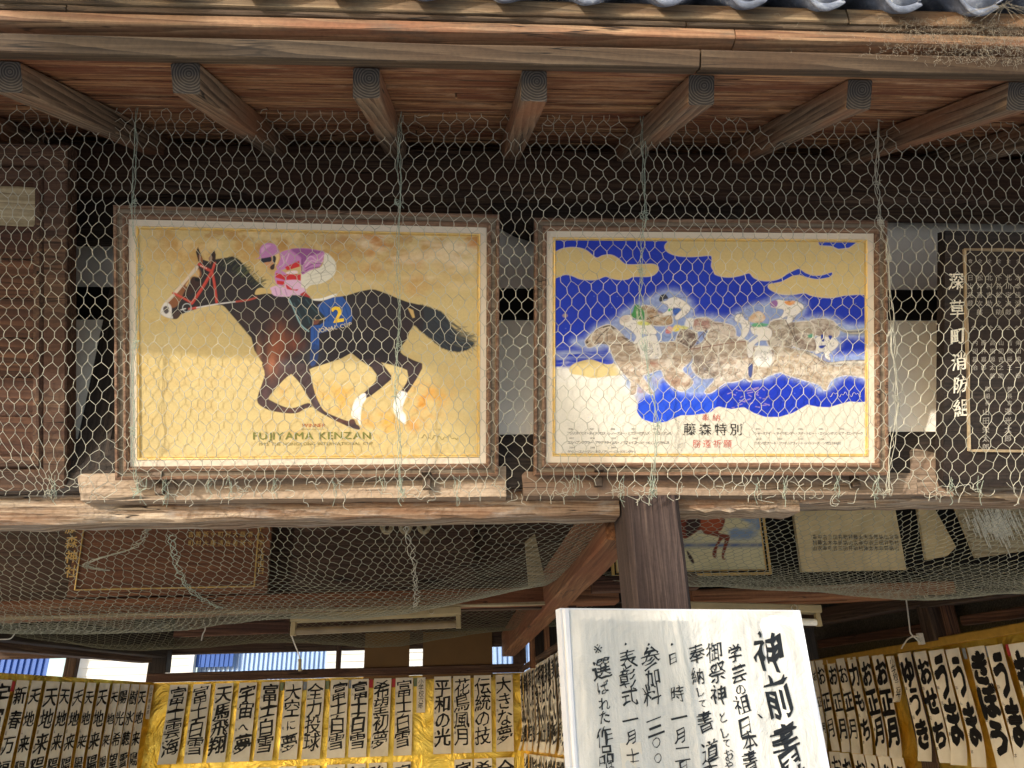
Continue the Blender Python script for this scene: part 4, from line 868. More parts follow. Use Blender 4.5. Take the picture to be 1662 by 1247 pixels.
# dark fire brigade plaque at the right
qR = (P(1531, 790, 1.95)[0], 1.95, P(1531, 790, 1.95)[2], .0, .43, -.012); o, U, Vv = pose(*qR); N = unit(np.cross(U, Vv))
h = uv_on(1520, 374, o, U, Vv)[1]; w = 1.05
TR_ = thing('wooden_plaque', o+U*w/2, 'dark wooden plaque with pale carved lettering at the right edge of the photo', 'plaque')
panel('board', o, U, Vv, w, h, M['plq'], TR_, 0, .035)
a, b = uv_on(1572, 732, o, U, Vv), uv_on(1564, 405, o, U, Vv)
for (p, q) in ((o+U*a[0]+Vv*a[1], o+U*(w-.08)+Vv*a[1]), (o+U*b[0]+Vv*b[1], o+U*(w-.08)+Vv*b[1]), (o+U*a[0]+Vv*a[1], o+U*b[0]+Vv*b[1])):
    timber('beading', p+N*.003, q+N*.003, .006, .008, M['plq_line'], TR_, up=tuple(N), bev=.001, seg=8)
ik = Ink()
for c, x, y, s_ in (('深', 1551, 457, 30), ('草', 1553, 502, 30), ('町', 1555, 545, 30), ('消', 1556, 587, 30), ('防', 1558, 624, 29), ('組', 1560, 662, 31)):
    uu, vv = uv_on(x, y, o, U, Vv); q = s_*.00158; ik.add(c, uu-q*.45, vv-q*.5, q*.9, q, .016, .10, ord(c))
ik.build('lettering', o, U, Vv, M['chalk'], TR_, .002)
ik = Ink(); names = ['日比兆蔵', '松井喜次郎', '北村吉助', '下井松之助', '北川定次郎', '水本佳治郎', '池村熊吉']
for k, nm in enumerate(names):
    x = 1574+15.5*k; uu, vv = uv_on(x, 423, o, U, Vv); ik.add('仝' if k else '會', uu-.006, vv-.008, .012, .012, .01)
    uu, vv = uv_on(x, 444, o, U, Vv); ik.column(nm[:5], uu-.0085, vv, .017, .0235, weight=.01, amt=.05, seed=k)
for k, nm in enumerate(['内田嘉治', '藤井嘉郎', '高橋源太郎', '山田吉之助', '吉岡辰三', '柴田甫一郎', '岡本幸助']):
    x = 1582+14*k; uu, vv = uv_on(x-3, 531, o, U, Vv); ik.add('仝', uu-.006, vv-.008, .012, .012, .01)
    uu, vv = uv_on(x, 550, o, U, Vv); ik.column(nm, uu-.0075, vv, .015, .0225, weight=.008, amt=.05, seed=k+9)
for k, nm in enumerate(['副組長山田栄太郎', '部長吉澤光太郎', '小頭岡田清次郎']):
    x = 1602+36*k; uu, vv = uv_on(x, 626, o, U, Vv); ik.column(nm[:3], uu-.007, vv, .014, .019, weight=.005, seed=k+30); ik.column(nm[3:], uu-.014, vv-.06, .020, .024, weight=.008, amt=.05, seed=k+30)
ik.build('lettering', o, U, Vv, M['chalk2'], TR_, .002)

# ------------------------------------------------------------------ interior
def bar(name, a, b, w, h, mat, parent=None, up=(0, 0, 1), **kw): return timber(name, a, b, w, h, mat, parent or hall, up=up, **kw)
# inner wall with the second row of votive boards
YI = 3.5
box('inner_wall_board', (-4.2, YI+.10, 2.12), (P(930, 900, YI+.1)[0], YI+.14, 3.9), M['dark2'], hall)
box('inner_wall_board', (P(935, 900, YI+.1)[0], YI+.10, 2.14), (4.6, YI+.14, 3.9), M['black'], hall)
bar('inner_beam', P(-200, 1000, YI+.08)*V3(1, 1, 1), P(1000, 966, YI+.08), .12, .075, M['int'])
bar('inner_beam', P(1120, 970, YI+.1), P(1540, 955, YI+.1), .10, .055, M['int'])
bar('inner_beam', P(1120, 985, YI+.3), P(1480, 966, YI+.3), .08, .03, M['int'])
bar('lit_edge_strip', P(-60, 1006, YI-.02), P(905, 979, YI-.02), .012, .014, M['pale'])  # pale strip paints in the lit edge along the inner beam
# long low ceiling behind the inner wall, open rafters
mk('ceiling', [(-4.2, 3.64, 2.52), (4.6, 3.64, 2.52), (4.6, 6.3, 2.75), (-4.2, 6.3, 2.75)], [(0, 1, 2, 3)], M['dark'], hall)
for i in range(9):
    x = -3.6+i*.75; bar('joist', (x, 3.66, 2.46), (x, 6.2, 2.66), .07, .09, M['dark2'])
# plaque with gold lettering
def board_at(name, px0, px1, pyb, up_h, Y, mat, label, cat, tilt=.12, th=.025):
    a = P(px0, pyb, Y); b = P(px1, pyb, Y); w = b[0]-a[0]
    o, U, Vv = pose(a[0], Y, a[2], 0, tilt, 0); t = thing(name, o+U*w/2, label, cat)
    panel('board', o, U, Vv, w, up_h, mat, t, 0, th); return t, o, U, Vv, w
M['brownp'] = wood('brown lacquered plaque', S(66, 40, 24), S(108, 66, 40), S(140, 92, 58), tint=S(98, 58, 34), streak=.3, bump=.2, knots=False, rough=.55)
M['goldl'] = plain('gold leaf lettering', S(190, 156, 92), .45, .4, var=.2, scale=80, bump=0)
t, o, U, Vv, w = board_at('wooden_plaque', 108, 432, 970, .75, YI, M['brownp'], 'brown plaque with gold lettering behind the sagging net at left', 'plaque')
a = uv_on(122, 958, o, U, Vv); b = uv_on(413, 955, o, U, Vv)
for (u0, v0, u1, v1) in ((a[0], a[1], b[0], a[1]), (a[0], a[1], a[0], .7), (b[0], a[1], b[0], .7)): timber('beading', o+U*u0+Vv*v0+N*0-V3(0, .004, 0), o+U*u1+Vv*v1-V3(0, .004, 0), .005, .006, M['goldl'], t, up=(0, -1, 0), bev=.001, seg=4)
ik = Ink()
for k, c in enumerate('藤森神社'): uu, vv = uv_on(116, 857+24*k, o, U, Vv); ik.add(c, uu-.024, vv-.024, .05, .055, .02, .05, k)
for k, c in enumerate('四十八年九月吉日'): uu, vv = uv_on(423, 847+11.5*k, o, U, Vv); ik.add(c, uu-.015, vv-.012, .032, .028, .015)
for k, c in enumerate('馬寄附奉献'): uu, vv = uv_on(295+24*k if k > 2 else 290+22*k, 845, o, U, Vv); ik.add(c, uu-.03, vv-.03, .065, .075, .03, .1, k)
uu, vv = uv_on(196, 846, o, U, Vv); ik.add('公', uu-.045, vv-.035, .09, .09, .04, .1, 2)
for r_ in range(2):
    for k in range(9): uu, vv = uv_on(310+12*k, 868+14*r_, o, U, Vv); ik.add('吉善新令町村大藤清'[(k+r_*4) % 9], uu-.011, vv-.012, .024, .026, .01)
ik.build('lettering', o, U, Vv, M['goldl'], t, .003)
t, o, U, Vv, w = board_at('votive_board', 470, 770, 962, .6, YI+.04, M['dark2'], 'dark blackened votive board behind the middle of the sagging net', 'votive board', .05)
for k in range(3):
    p = np.array([P(628+30*k+8*cos(a_), 852+10*sin(a_)*1.2, YI-.02) for a_ in np.linspace(0, 5.2, 12)]); V_, F_ = tubes([p], .012); mk('gilt_carving', V_, F_, M['pale'], t, smooth=True)
a = P(858, 952, YI-.15); b = P(886, 948, YI-.15); c_ = P(868, 866, YI-.15)
t = thing('loose_board', (a+b)/2, 'slanting pale board standing behind the net beside the tie beam', 'board')
mk('board', [a, b, c_, P(852, 880, YI-.15)]+[q+V3(0, .015, 0) for q in (a, b, c_, P(852, 880, YI-.15))], [(0, 1, 2, 3), (7, 6, 5, 4), (0, 4, 5, 1), (1, 5, 6, 2), (2, 6, 7, 3), (3, 7, 4, 0)], M['pale'], t)
# horse picture behind the post
o, U, Vv = pose(P(992, 940, YI)[0], YI-.03, P(992, 940, YI)[2], 0, .1, -.0); w = P(1250, 938, YI)[0]-P(992, 940, YI)[0]; N = unit(np.cross(U, Vv))
T3 = thing('framed_painting', o+U*w/2, 'painting of a chestnut horse on a pale beach partly hidden by the wooden post', 'painting')
moulding(o, U, Vv, w, .55, [(0, -.02), (0, 0), (.012, .0), (.014, -.004), (.02, -.004), (.022, -.002), (.026, -.006)], [M['goldl'], M['black']], [0, 0, 1, 1, 0, 0], T3)
A3 = Art(o+U*.026+Vv*.026-N*.006, U, Vv, w-.052, .498, 240, 180)
A3.fill((214, 202, 158)); X, Y = A3.X, A3.Y; full = (slice(None), slice(None))
A3.blend(full, np.clip((fbm(X, Y, 61, 4, .02, .04)-.4)*2, 0, .6), (190, 182, 140))
A3.blend(full, np.exp(-((Y-885)/4.)**2)*.9*np.clip(.3+fbm(X, Y, 62, 3, .03, .1), 0, 1), (50, 84, 140))
A3.blend(full, np.clip((880-Y)/8, 0, 1)*np.clip((fbm(X, Y, 63, 4, .03, .06)-.42)*4, 0, .85), (104, 136, 176))
z8 = lambda *p: Z(930, 800, 4.492, *p)
A3.poly(z8((830, 170), (1090, 170), (1090, 260), (1060, 290), (1140, 310), (1140, 340), (1110, 430), (1100, 470), (1115, 485), (1090, 485), (1085, 440), (1105, 350), (1085, 345), (1050, 410), (1045, 470), (1020, 465), (1020, 420), (1060, 340), (1050, 320), (960, 300), (930, 270), (850, 320), (800, 330), (700, 250), (700, 100)), (120, 50, 30), 1.6)
A3.poly(z8((930, 170), (1080, 170), (1070, 260), (1000, 290), (940, 260)), (166, 80, 44), 6); A3.poly(z8((830, 420), (870, 470), (885, 510), (870, 515), (840, 470)), (60, 40, 36), 1.6)
A3.poly(z8((830, 320), (830, 200), (920, 175), (925, 240), (880, 290)), (60, 36, 32), 3)
A3.build('painted_board', T3)
M['tan'] = plain('faded tan paper', S(200, 178, 134), .8, var=.14, scale=14, bump=.1)
t, o, U, Vv, w = board_at('votive_board', 1302, 1472, 928, .55, YI, M['tan'], 'faded tan board with rows of faint writing behind the right net', 'votive board', .1)
ik = Ink()
for r_ in range(3):
    for k in range(17): uu, vv = uv_on(1322+8.3*k, 872+9*r_, o, U, Vv); ik.add('奉納木村田中山本藤井吉次郎太助三'[(k*5+r_*3) % 16], uu-.010, vv-.012, .02, .024, .01)
ik.build('lettering', o, U, Vv, M['ink_small'], t, .002)
a = [P(1489, 822, YI-.02), P(1515, 822, YI-.02), P(1552, 888, YI-.02), P(1538, 902, YI-.02), P(1504, 908, YI-.02)]
t = thing('loose_board', a[4], 'tan board with a slanted edge leaning right of the tan writing board', 'board')
n = 5; mk('board', a+[q+V3(0, .02, 0) for q in a], [tuple(range(n-1, -1, -1)), tuple(range(n, 2*n))]+[(i, (i+1) % n, (i+1) % n+n, i+n) for i in range(n)], M['tan'], t)
a = [P(1548, 815, YI-.1), P(1760, 800, YI-.1), P(1760, 880, YI-.1), P(1585, 905, YI-.1)]
t = thing('votive_board', a[3], 'weathered brown board with flaking white paint at the far right behind the net', 'votive board')
n = 4; mk('board', a+[q+V3(0, .02, 0) for q in a], [tuple(range(n-1, -1, -1)), tuple(range(n, 2*n))]+[(i, (i+1) % n, (i+1) % n+n, i+n) for i in range(n)], M['pale'], t)
fl = []
for k in range(160):
    x, y = RNG.gauss(1612, 22), RNG.gauss(838, 14); q = P(x, y, YI-.104); fl += [np.array([q, q+V3(RNG.uniform(.004, .012), 0, -RNG.uniform(.03, .09))])]
V_, F_ = tubes(fl, .0022, 3); tag(mk('flaking_paint', V_, F_, M['chalk'], t), kind='stuff')

# writing panels: gold foil backdrops and calligraphy sheets
gf = NT('crumpled gold foil'); v = gf.coords((1, 1, 1)); nn = gf.noise(v, 5, 5, .6, 1.2); n2 = gf.noise(v, 26, 4, .6, .5)
gf.l.new(gf.ramp(nn, [(.3, S(206, 162, 48)), (.7, S(244, 214, 108))]), gf.b.inputs['Base Color']); gf.b.inputs['Metallic'].default_value = .85; gf.b.inputs['Roughness'].default_value = .33
b1 = gf.bump(nn, .6, .04); gf.bump(n2, .3, .004, b1); M['foil'] = gf.m
pp = NT('calligraphy paper'); v = pp.coords((1, 1, 1)); nn = pp.noise(v, 12, 4)
pp.l.new(pp.ramp(nn, [(.3, S(212, 202, 182)), (.7, S(228, 220, 204))]), pp.b.inputs['Base Color']); pp.b.inputs['Roughness'].default_value = .9; pp.bump(nn, .3, .004); M['paper'] = pp.m
M['tagred'] = plain('red paper tag', S(176, 60, 60), .8, bump=0); M['taggreen'] = plain('grey green paper tag', S(124, 134, 100), .8, bump=0); M['tagblue'] = plain('pale blue paper tag', S(130, 136, 142), .8, bump=0)
ZC = P(250, 1106, 6)[2]
def backdrop(A, B, ztop, zbot, label, shift=0.0):
    U = unit((B-A)*V3(1, 1, 0)); A = A-U*.06; B = B+U*.06; Nn = np.cross(U, V3(0, 0, 1)); L = np.linalg.norm((B-A)[:2]); nx, nz = 40, 24; vs = []
    for j in range(nz+1):
        for i in range(nx+1):
            q = A+U*(L*i/nx); q = np.array([q[0], q[1], zbot+(ztop-zbot)*j/nz]); wv = .010*sin(i*1.9+j*.7)*sin(j*1.3+i*.4)
            vs.append(q-Nn*(.022+.008*wv/.01))
    fs = [(j*(nx+1)+i, j*(nx+1)+i+1, (j+1)*(nx+1)+i+1, (j+1)*(nx+1)+i) for j in range(nz) for i in range(nx)]
    t = thing('gold_backdrop', (A+B)/2*V3(1, 1, 0)+V3(0, 0, zbot), label, 'backdrop')
    mk('foil_sheet', vs, fs, M['foil'], t, smooth=True); return U, Nn
def sheet(A, U, Nn, u, ztop, w, h, text, label, group=None, wt=.02, tagc=None, seed=0, small=True, amt=.10, cw=.9, lean=0.):
    o = A+U*u; o = np.array([o[0], o[1], ztop-h]); up = unit(V3(0, 0, 1)+U*(lean+random.Random(seed+5).uniform(-.014, .014)))
    r = random.Random(seed); ph = r.uniform(0, 6); amp = r.uniform(.0012, .003)
    bend = lambda a, b: amp*np.sin(np.asarray(b)*11+ph)+amp*.8*np.sin(np.asarray(a)*26+ph*2)+.02*(np.asarray(a)/w-.5)**2*r_b+.016*r_b*np.clip(1-np.asarray(b)/(h*.3), 0, 1)**2
    r_b = r.uniform(0, 2)
    nx, nz = 4, 14; vs = []
    for j in range(nz+1):
        for i in range(nx+1): a, b = w*i/nx, h*j/nz; vs.append(o+U*a+up*b+Nn*(.004+bend(a, b)))
    fs = [(j*(nx+1)+i, j*(nx+1)+i+1, (j+1)*(nx+1)+i+1, (j+1)*(nx+1)+i) for j in range(nz) for i in range(nx)]
    ctr = Vector(o+U*w/2); ob = mk('calligraphy_sheet', vs, fs, M['paper'], None, smooth=True); ob.data.transform(Matrix.Translation(-ctr)); ob.location = ctr
    tag(ob, label, 'calligraphy', group)
    ik = Ink(); n = len(text); H = h*(.86 if n > 2 else .80); pitch = H/n; cwid = w*cw; ch = min(pitch*1.08, cwid*1.3 if n > 2 else cwid*1.9)
    for i, c in enumerate(text):
        k = .62 if (c in 'へに' and n > 3) else 1.
        ik.add(c, (w-cwid*k)/2+r.uniform(-.03, .03)*w, h*.965-(i+1)*pitch+(pitch-ch*k)/2+r.uniform(-.02, .02)*pitch, cwid*k, ch*k, wt*r.uniform(.8, 1.25), amt*r.uniform(.6, 1.4), seed*13+i)
    ik.build('lettering', o, U, up, M['ink'], ob, .0062, bend)
    if small:
        ik = Ink()
        for i, c in enumerate('六年吉田春山川'[:5] if seed % 2 else '一ねん花子本'): ik.add(c, w*.03, h*.78-i*h*.135, w*.13, h*.036, .012, .05, i)
        ik.build('name_writing', o, U, up, M['ink_small'], ob, .0062, bend)
    if tagc:
        ta = o+U*(w+.004)+up*(h-.06); vsx = [ta, ta+U*.026, ta+U*.026+up*.055, ta+up*.055]; tg = mk('paper_tag', [q+Nn*.003 for q in vsx], [(0, 1, 2, 3)], M[tagc], ob)
    return ob
RO = {'富士雲海': 'Fuji above a sea of clouds (fuji unkai)', '富士白雪': 'white snow on Fuji (fuji shirayuki)', '天馬飛翔': 'heavenly horse in flight (tenba hisho)', '宇宙へ夢': 'dreams to space (uchu e yume)', '大空に夢': 'dream in the sky (ozora ni yume)', '全力投球': 'all my strength (zenryoku tokyu)', '希望初夢': 'hope and first dream (kibo hatsuyume)', '平和の光': 'light of peace (heiwa no hikari)', '花鳥風月': 'flowers birds wind moon (kacho fugetsu)', '伝統の技': 'traditional craft (dento no waza)', '大きな夢': 'big dream (okina yume)', '不動心': 'fudoshin', '大和魂': 'yamato damashii', '希望の朝': 'kibo no asa', '大志': 'taishi', '文武両道': 'bunbu ryodo', '大地': 'daichi', '無我夢中': 'muga muchu', '強い心': 'tsuyoi kokoro', '富士の山': 'fuji no yama', '宇宙の夢': 'uchu no yume', '新春万福': 'shinshun banpuku', '天地来陽': 'tenchi raiyo', '陽光希望': 'yoko kibo', '樹氷聴雪': 'juhyo choetsu', 'お正月': 'oshogatsu', '力もち': 'chikaramochi', 'ゆうき': 'yuuki', 'おせち': 'osechi', 'うま': 'uma', 'きぼう': 'kibou', 'もち': 'mochi', 'はる': 'haru', 'はつゆめ': 'hatsuyume', 'お年玉': 'otoshidama', 'おもち': 'omochi', 'ふじ山': 'fujisan', 'たこ': 'tako', 'うし': 'ushi'}
RS_ = lambda t: RO[t].split('(')[-1].strip(')')
# back wall
A = P(249, 1108, 6); B = P(840, 1092, 6); A[2] = B[2] = (A[2]+B[2])/2; ZB = A[2]
U, Nn = backdrop(A, B, ZB, .7, 'crumpled gold foil backdrop on the rear wall')
timber('panel_rail', A+V3(-.05, .01, .032), B+V3(.05, .01, .032), .05, .06, M['e_frame'], hall, bev=.005)
back = [(278, '富士雲海', None), (316, '富士白雪', None), (352.6, '天馬飛翔', None), (390, '宇宙へ夢', None), (426, '富士白雪', 'taggreen'), (464, '大空に夢', 'tagblue'), (500, '全力投球', 'taggreen'), (538.4, '富士白雪', 'tagblue'), (572, '富士白雪', 'tagred'), (606, '希望初夢', 'tagred'), (643, '富士白雪', 'taggreen'), (704.6, '平和の光', None), (736.6, '花鳥風月', None), (768.6, '伝統の技', None), (803, '大きな夢', None)]
desc = ['leftmost on the gold rear wall', 'second from the left on the gold rear wall', '', '', 'right of the uchu e yume sheet', '', '', 'directly right of the zenryoku tokyu sheet', 'beside the left red tag', '', 'right of the kibo hatsuyume sheet', '', '', '', 'rightmost on the rear wall']
for k, (px, tx, tg) in enumerate(back):
    u0 = (P(px, 1102, 6)-A)@U; w_ = .124; ht = P(px, 1112-(px-278)*.031, 6)[2]; hb = P(px-18*(1 if px < 500 else .3), 1241-(px-278)*.039, 6)[2]
    sheet(A, U, Nn, u0, ht, w_, ht-hb, tx, f'calligraphy sheet reading {RS_(tx)}, {desc[k]}' if desc[k] else f'calligraphy sheet reading {RS_(tx)} on the gold rear wall', 'calligraphy sheets on the rear wall', wt=.022 if tx in ('平和の光',) or k in (2, 3, 4, 8) else .009, tagc=tg, seed=k+1)
u0 = (P(677, 1100, 6)-A)@U; sheet(A, U, Nn, u0, P(677, 1100, 6)[2], .062, .235, '小学校六年', 'narrow title slip (sixth grade) on the gold rear wall', 'title slips', wt=0, seed=40, small=False, cw=.6)
for k, (px, tx) in enumerate([(352.6, '不動心'), (390, '大和魂'), (426, '希望の朝'), (464, '大志'), (500, '文武両道'), (538.4, '大地'), (572, '無我夢中'), (606, '強い心'), (643, '富士の山'), (736.6, '富士白雪'), (768.6, '希望初夢'), (803, '全力投球')]):
    u0 = (P(px, 1102, 6)-A)@U; zt = P(px, 1252-(px-278)*.041, 6)[2]
    sheet(A, U, Nn, u0, zt, .124, .5, tx, f'lower row calligraphy sheet reading {RS_(tx)}, cut off by the bottom edge', 'calligraphy sheets on the rear wall', seed=60+k)
# left wall
Bc = P(252, 1108, 6); A = PZ(-140, 1082, Bc[2]); U, Nn = backdrop(A, Bc+V3(.0, .0, 0), Bc[2], .7, 'gold foil backdrop on the slanting left wall')
lw = [(-9, 19, '宇宙の夢'), (24.2, 44.6, '新春万福'), (50.8, 68.8, '天地来陽'), (75, 97, '天地来陽'), (101.7, 119, '天地来陽'), (122, 138.5, '天地来陽'), (141.6, 155.7, '天地来陽'), (159.6, 176.8, '天地来陽'), (180, 191.6, '天地来陽'), (194, 208, '陽光希望'), (210, 223.7, '樹氷聴雪'), (226, 239, '天地来陽')]
ords = {2: 'first of its kind, right of the shinshun banpuku sheet', 3: 'second from the shinshun banpuku sheet', 4: 'third from the shinshun banpuku sheet', 5: 'fourth from the shinshun banpuku sheet', 6: 'fifth from the shinshun banpuku sheet', 7: 'sixth from the shinshun banpuku sheet', 8: 'just left of the yoko kibo sheet', 11: 'last before the corner'}
for k, (x0, x1, tx) in enumerate(lw):
    a, b = PV(x0, 1103+.035*x0, A, Bc), PV(x1, 1103+.035*x1, A, Bc); u0 = (a-A)@U; w_ = (b-a)@U
    sheet(A, U, Nn, u0, a[2], w_, .60, tx, f'left wall sheet reading {RS_(tx)}' + (', '+ords[k] if k in ords else ''), 'calligraphy sheets on the left wall', seed=80+k, wt=.02, tagc='tagred' if k == 0 else None)
a, b = PV(242.5, 1112, A, Bc), PV(248.7, 1112, A, Bc); sheet(A, U, Nn, (a-A)@U, a[2], (b-a)@U, .22, '小学校五年', 'narrow title slip (fifth grade) in the left corner', 'title slips', wt=0, seed=99, small=False, cw=.6)
# middle partition
Am = P(846, 1092, 5.97); Bm = PZ(912, 1052, Am[2]); Bm2 = Am+(Bm-Am)*1.3
U, Nn = backdrop(Am, Bm2, Am[2], .7, 'gold foil backdrop on the middle partition')
L = np.linalg.norm(Bm2-Am); k = 0; u0 = .03
while u0 < L-.14:
    sheet(Am, U, Nn, u0, Am[2]-.01, .125, .5, ['初日の出', '新しい風', '春の海', '美しい空', '正月の朝', '元気な子', '明るい心'][k % 7], 'calligraphy sheet seen almost edge-on along the middle partition', 'calligraphy sheets on the middle partition', seed=120+k, wt=.03)
    sheet(Am, U, Nn, u0, Am[2]-.53, .125, .5, ['青い山', '生きる力', '夢の国', '星の光', '朝の光', '友の輪', '希望'][k % 7], 'lower row calligraphy sheet seen edge-on along the middle partition', 'lower sheets on the middle partition', seed=150+k, wt=.03)
    u0 += .128 if k != 4 else .2; k += 1
bar('partition_rail', Am+V3(0, 0, .02), Bm2+V3(0, 0, .02), .03, .03, M['e_frame'])
# right wall
Ar = P(1325, 1074, 5.7); Br = P(1545, 1055, 4.3); zr = (Ar[2]+Br[2])/2; Ar[2] = Br[2] = zr
Ar0 = Ar+(Ar-Br)*.12; Br2 = Ar+(Br-Ar)*1.9
U, Nn = backdrop(Ar0, Br2, zr, .7, 'gold foil backdrop on the slanting right wall')
M['goldrail'] = plain('gold yellow tape edge', S(176, 136, 56), .5, .2, var=.15)
bar('panel_rail', Ar0+V3(0, 0, .022)-Nn*.01, Br2+V3(0, 0, .022)-Nn*.01, .03, .045, M['goldrail'])
z5 = lambda x, y: (1300+x/4.59, 1020+y/4.59)
rw = [(80, 110, 'お正月', .018), (115, 170, 'お正月', .02), (195, 255, 'お正月', .02), (275, 335, 'お正月', .02), (352, 420, '力もち', .035), (438, 520, 'お正月', .035), (538, 626, 'お正月', .035), (735, 835, 'ゆうき', .04), (850, 945, 'おせち', .04), (965, 1080, 'うま', .045), (1095, 1205, 'うま', .045), (1235, 1365, 'きぼう', .05), (1385, 1515, 'うま', .05), (1555, 1690, 'もち', .06), (1710, 1860, 'はる', .06)]
rd = {0: 'leftmost, beside the white sign', 1: 'second from the sign', 2: 'third from the sign', 3: 'just left of the chikaramochi sheet', 5: 'just right of the chikaramochi sheet', 6: 'left of the small title slip', 9: 'just right of osechi', 10: 'just left of kibou', 12: 'just right of kibou'}
for k, (x0, x1, tx, wt) in enumerate(rw):
    yy = 252-.085*x0; p0, p1 = z5(x0, yy), z5(x1, yy); a, b = PV(*p0, Ar, Br), PV(*p1, Ar, Br); u0 = (a-Ar)@U; w_ = (b-a)@U
    sheet(Ar, U, Nn, u0, a[2], w_, .58, tx, f'right wall sheet reading {RS_(tx)}' + (', '+rd[k] if k in rd else ''), 'calligraphy sheets on the right wall', seed=200+k, wt=wt*1.25, amt=.08, cw=1.0, tagc='tagred' if k == 12 else ('tagblue' if k in (10, 11) else None))
p0, p1 = z5(652, 210), z5(706, 206); a, b = PV(*p0, Ar, Br), PV(*p1, Ar, Br); sheet(Ar, U, Nn, (a-Ar)@U, a[2], (b-a)@U, .26, '小学校二年', 'narrow title slip (second grade) on the right wall', 'title slips', wt=0, seed=230, small=False, cw=.6)
for k, (x0, x1, tx, wt) in enumerate([(120, 200, 'はつゆめ', .02), (210, 290, 'お年玉', .02), (300, 375, 'おもち', .02), (385, 470, 'お正月', .02), (485, 570, 'ふじ山', .02), (585, 670, 'たこ', .02), (685, 775, 'うし', .02)]):
    p0, p1 = z5(x0, 900+.09*x0), z5(x1, 900+.09*x0); a, b = PV(*p0, Ar, Br), PV(*p1, Ar, Br)
    sheet(Ar, U, Nn, (a-Ar)@U, a[2], (b-a)@U, .58, tx, f'lower row right wall sheet reading {RS_(tx)}', 'calligraphy sheets on the right wall', seed=240+k, wt=wt+.01, small=False, cw=.95)
a = PV(1463, 1105, Ar, Br); b = PV(1470, 1105, Ar, Br)
bar('panel_gap_board', np.array([*(PV(1465, 1100, Ar, Br)+U*.06)[:2], .7])-Nn*.006, np.array([*(PV(1465, 1100, Ar, Br)+U*.06)[:2], zr-.02])-Nn*.006, .14, .012, M['dark2'], up=tuple(Nn))

# upper parts of the right interior wall: posts, rails and grey sheeting
def onr(px, py, off=0.): return PV(px, py, Ar, Br)-Nn*off
M['sheeting'] = wood('grey brown sheeting', S(54, 48, 44), S(78, 70, 64), S(98, 90, 82), streak=.2, bump=.2, knots=False)
a, b = onr(1290, 1075, .2), onr(1760, 1030, .2)
box('wall_board', (P(872, 1100, 6.0)[0], 6.1, .0), (P(1420, 1100, 6.0)[0], 6.14, 2.9), M['dark'], hall)
mk('wall_sheeting', [a*V3(1, 1, 0)+V3(0, 0, zr-.1), b*V3(1, 1, 0)+V3(0, 0, zr-.1), b*V3(1, 1, 0)+V3(0, 0, 3.0), a*V3(1, 1, 0)+V3(0, 0, 3.0)], [(0, 1, 2, 3)], M['sheeting'], hall)
bar('wall_post', np.array([*onr(1514, 1040, .06)[:2], zr+.03]), np.array([*onr(1514, 1040, .06)[:2], 2.75]), .15, .12, M['dark2'])
bar('wall_stud', np.array([*onr(1540, 1040, .04)[:2], zr+.03]), np.array([*onr(1540, 1040, .04)[:2], 2.33]), .06, .05, M['e_board'])
bar('wall_band', onr(1312, 1046, .1), onr(1496, 1018, .1), .05, .055, M['e_board']); bar('wall_band', onr(1545, 1008, .08), onr(1720, 982, .08), .05, .05, M['e_board'])
bar('curved_beam', onr(1300, 1008, .02), onr(1500, 968, .02), .12, .10, M['dark2']); bar('curved_beam', onr(1500, 968, .02), onr(1760, 925, .02), .12, .13, M['dark2'])
bar('curved_beam', onr(1540, 952, .0), onr(1640, 945, .0), .12, .10, M['dark2'])
# rear wall above the windows and its frame members
zw = P(560, 1056, 6.05)[2]
box('rear_wall_board', (-4.2, 6.02, zw), (P(842, 1060, 6.05)[0], 6.08, 2.9), M['dark2'], hall)
M['blind'] = plain('brown roller blind cloth', S(112, 84, 50), .85, var=.06, scale=8, bump=.05)
for x0, x1, y0, y1, nm, mt, lb in ((591, 663, 1050, 1097, 'roller_blind', 'blind', 'brown roller blind left of the narrow window gap'), (686, 800, 1048, 1094, 'roller_blind', 'blind', 'brown roller blind right of the narrow window gap')):
    a, b = P(x0, y0, 5.96), P(x1, y1, 5.96); ob = box(nm, (a[0], 6.0, b[2]-.02), (b[0], 6.012, a[2]+.1), M[mt]); tag(ob, lb, 'blind', 'roller blinds in the rear windows')
for x in (249, 262, 549, 839, 848): 
    q = P(x, 1080, 6.0); bar('window_post', (q[0], 6.0, ZB+.06), (q[0], 6.0, 2.8), .055 if x != 549 else .032, .06, M['dark2'])
q = P(258, 1060, 5.9); bar('corner_post', (q[0], 5.96, ZB+.06), (q[0], 5.9, 2.8), .12, .1, M['dark'])
for x, y, wd in ((114, 1060, .07),): q = PV(x, y, P(-140, 1082, 5.2), Bc); bar('window_post', (q[0], q[1]+.06, ZB+.01), (q[0], q[1]+.06, 2.6), wd, .06, M['dark2'])
a, b = PZ(-160, 1055, 2.30), P(262, 1062, 6); 
mk('wall_board', [a, b, b*V3(1, 1, 0)+V3(0, 0, 2.9), a*V3(1, 1, 0)+V3(0, 0, 2.9)], [(0, 1, 2, 3)], M['dark'], hall)
bar('slanting_beam', P(-80, 1008, 4.2), P(262, 1050, 5.7), .10, .14, M['dark'])
bar('slanting_beam', P(-80, 1034, 4.6), P(240, 1064, 5.8), .10, .10, M['dark2'])
bar('hanging_board', P(284, 1020, 4.0), P(470, 1014, 4.0), .02, .085, M['e_board'])
for (x0, y0, x1, y1) in ((906, 960, 912, 1052), (885, 985, 890, 1075), (862, 1010, 866, 1085), (925, 925, 932, 1000)):
    q = P(x0, y0, 4.3 if x0 > 900 else 5.0); q2 = P(x0, y1, 4.3 if x0 > 900 else 5.0); bar('partition_stud', (q[0], q[1], q2[2]), (q[0], q[1], q[2]+.02), .035, .03, M['int'])
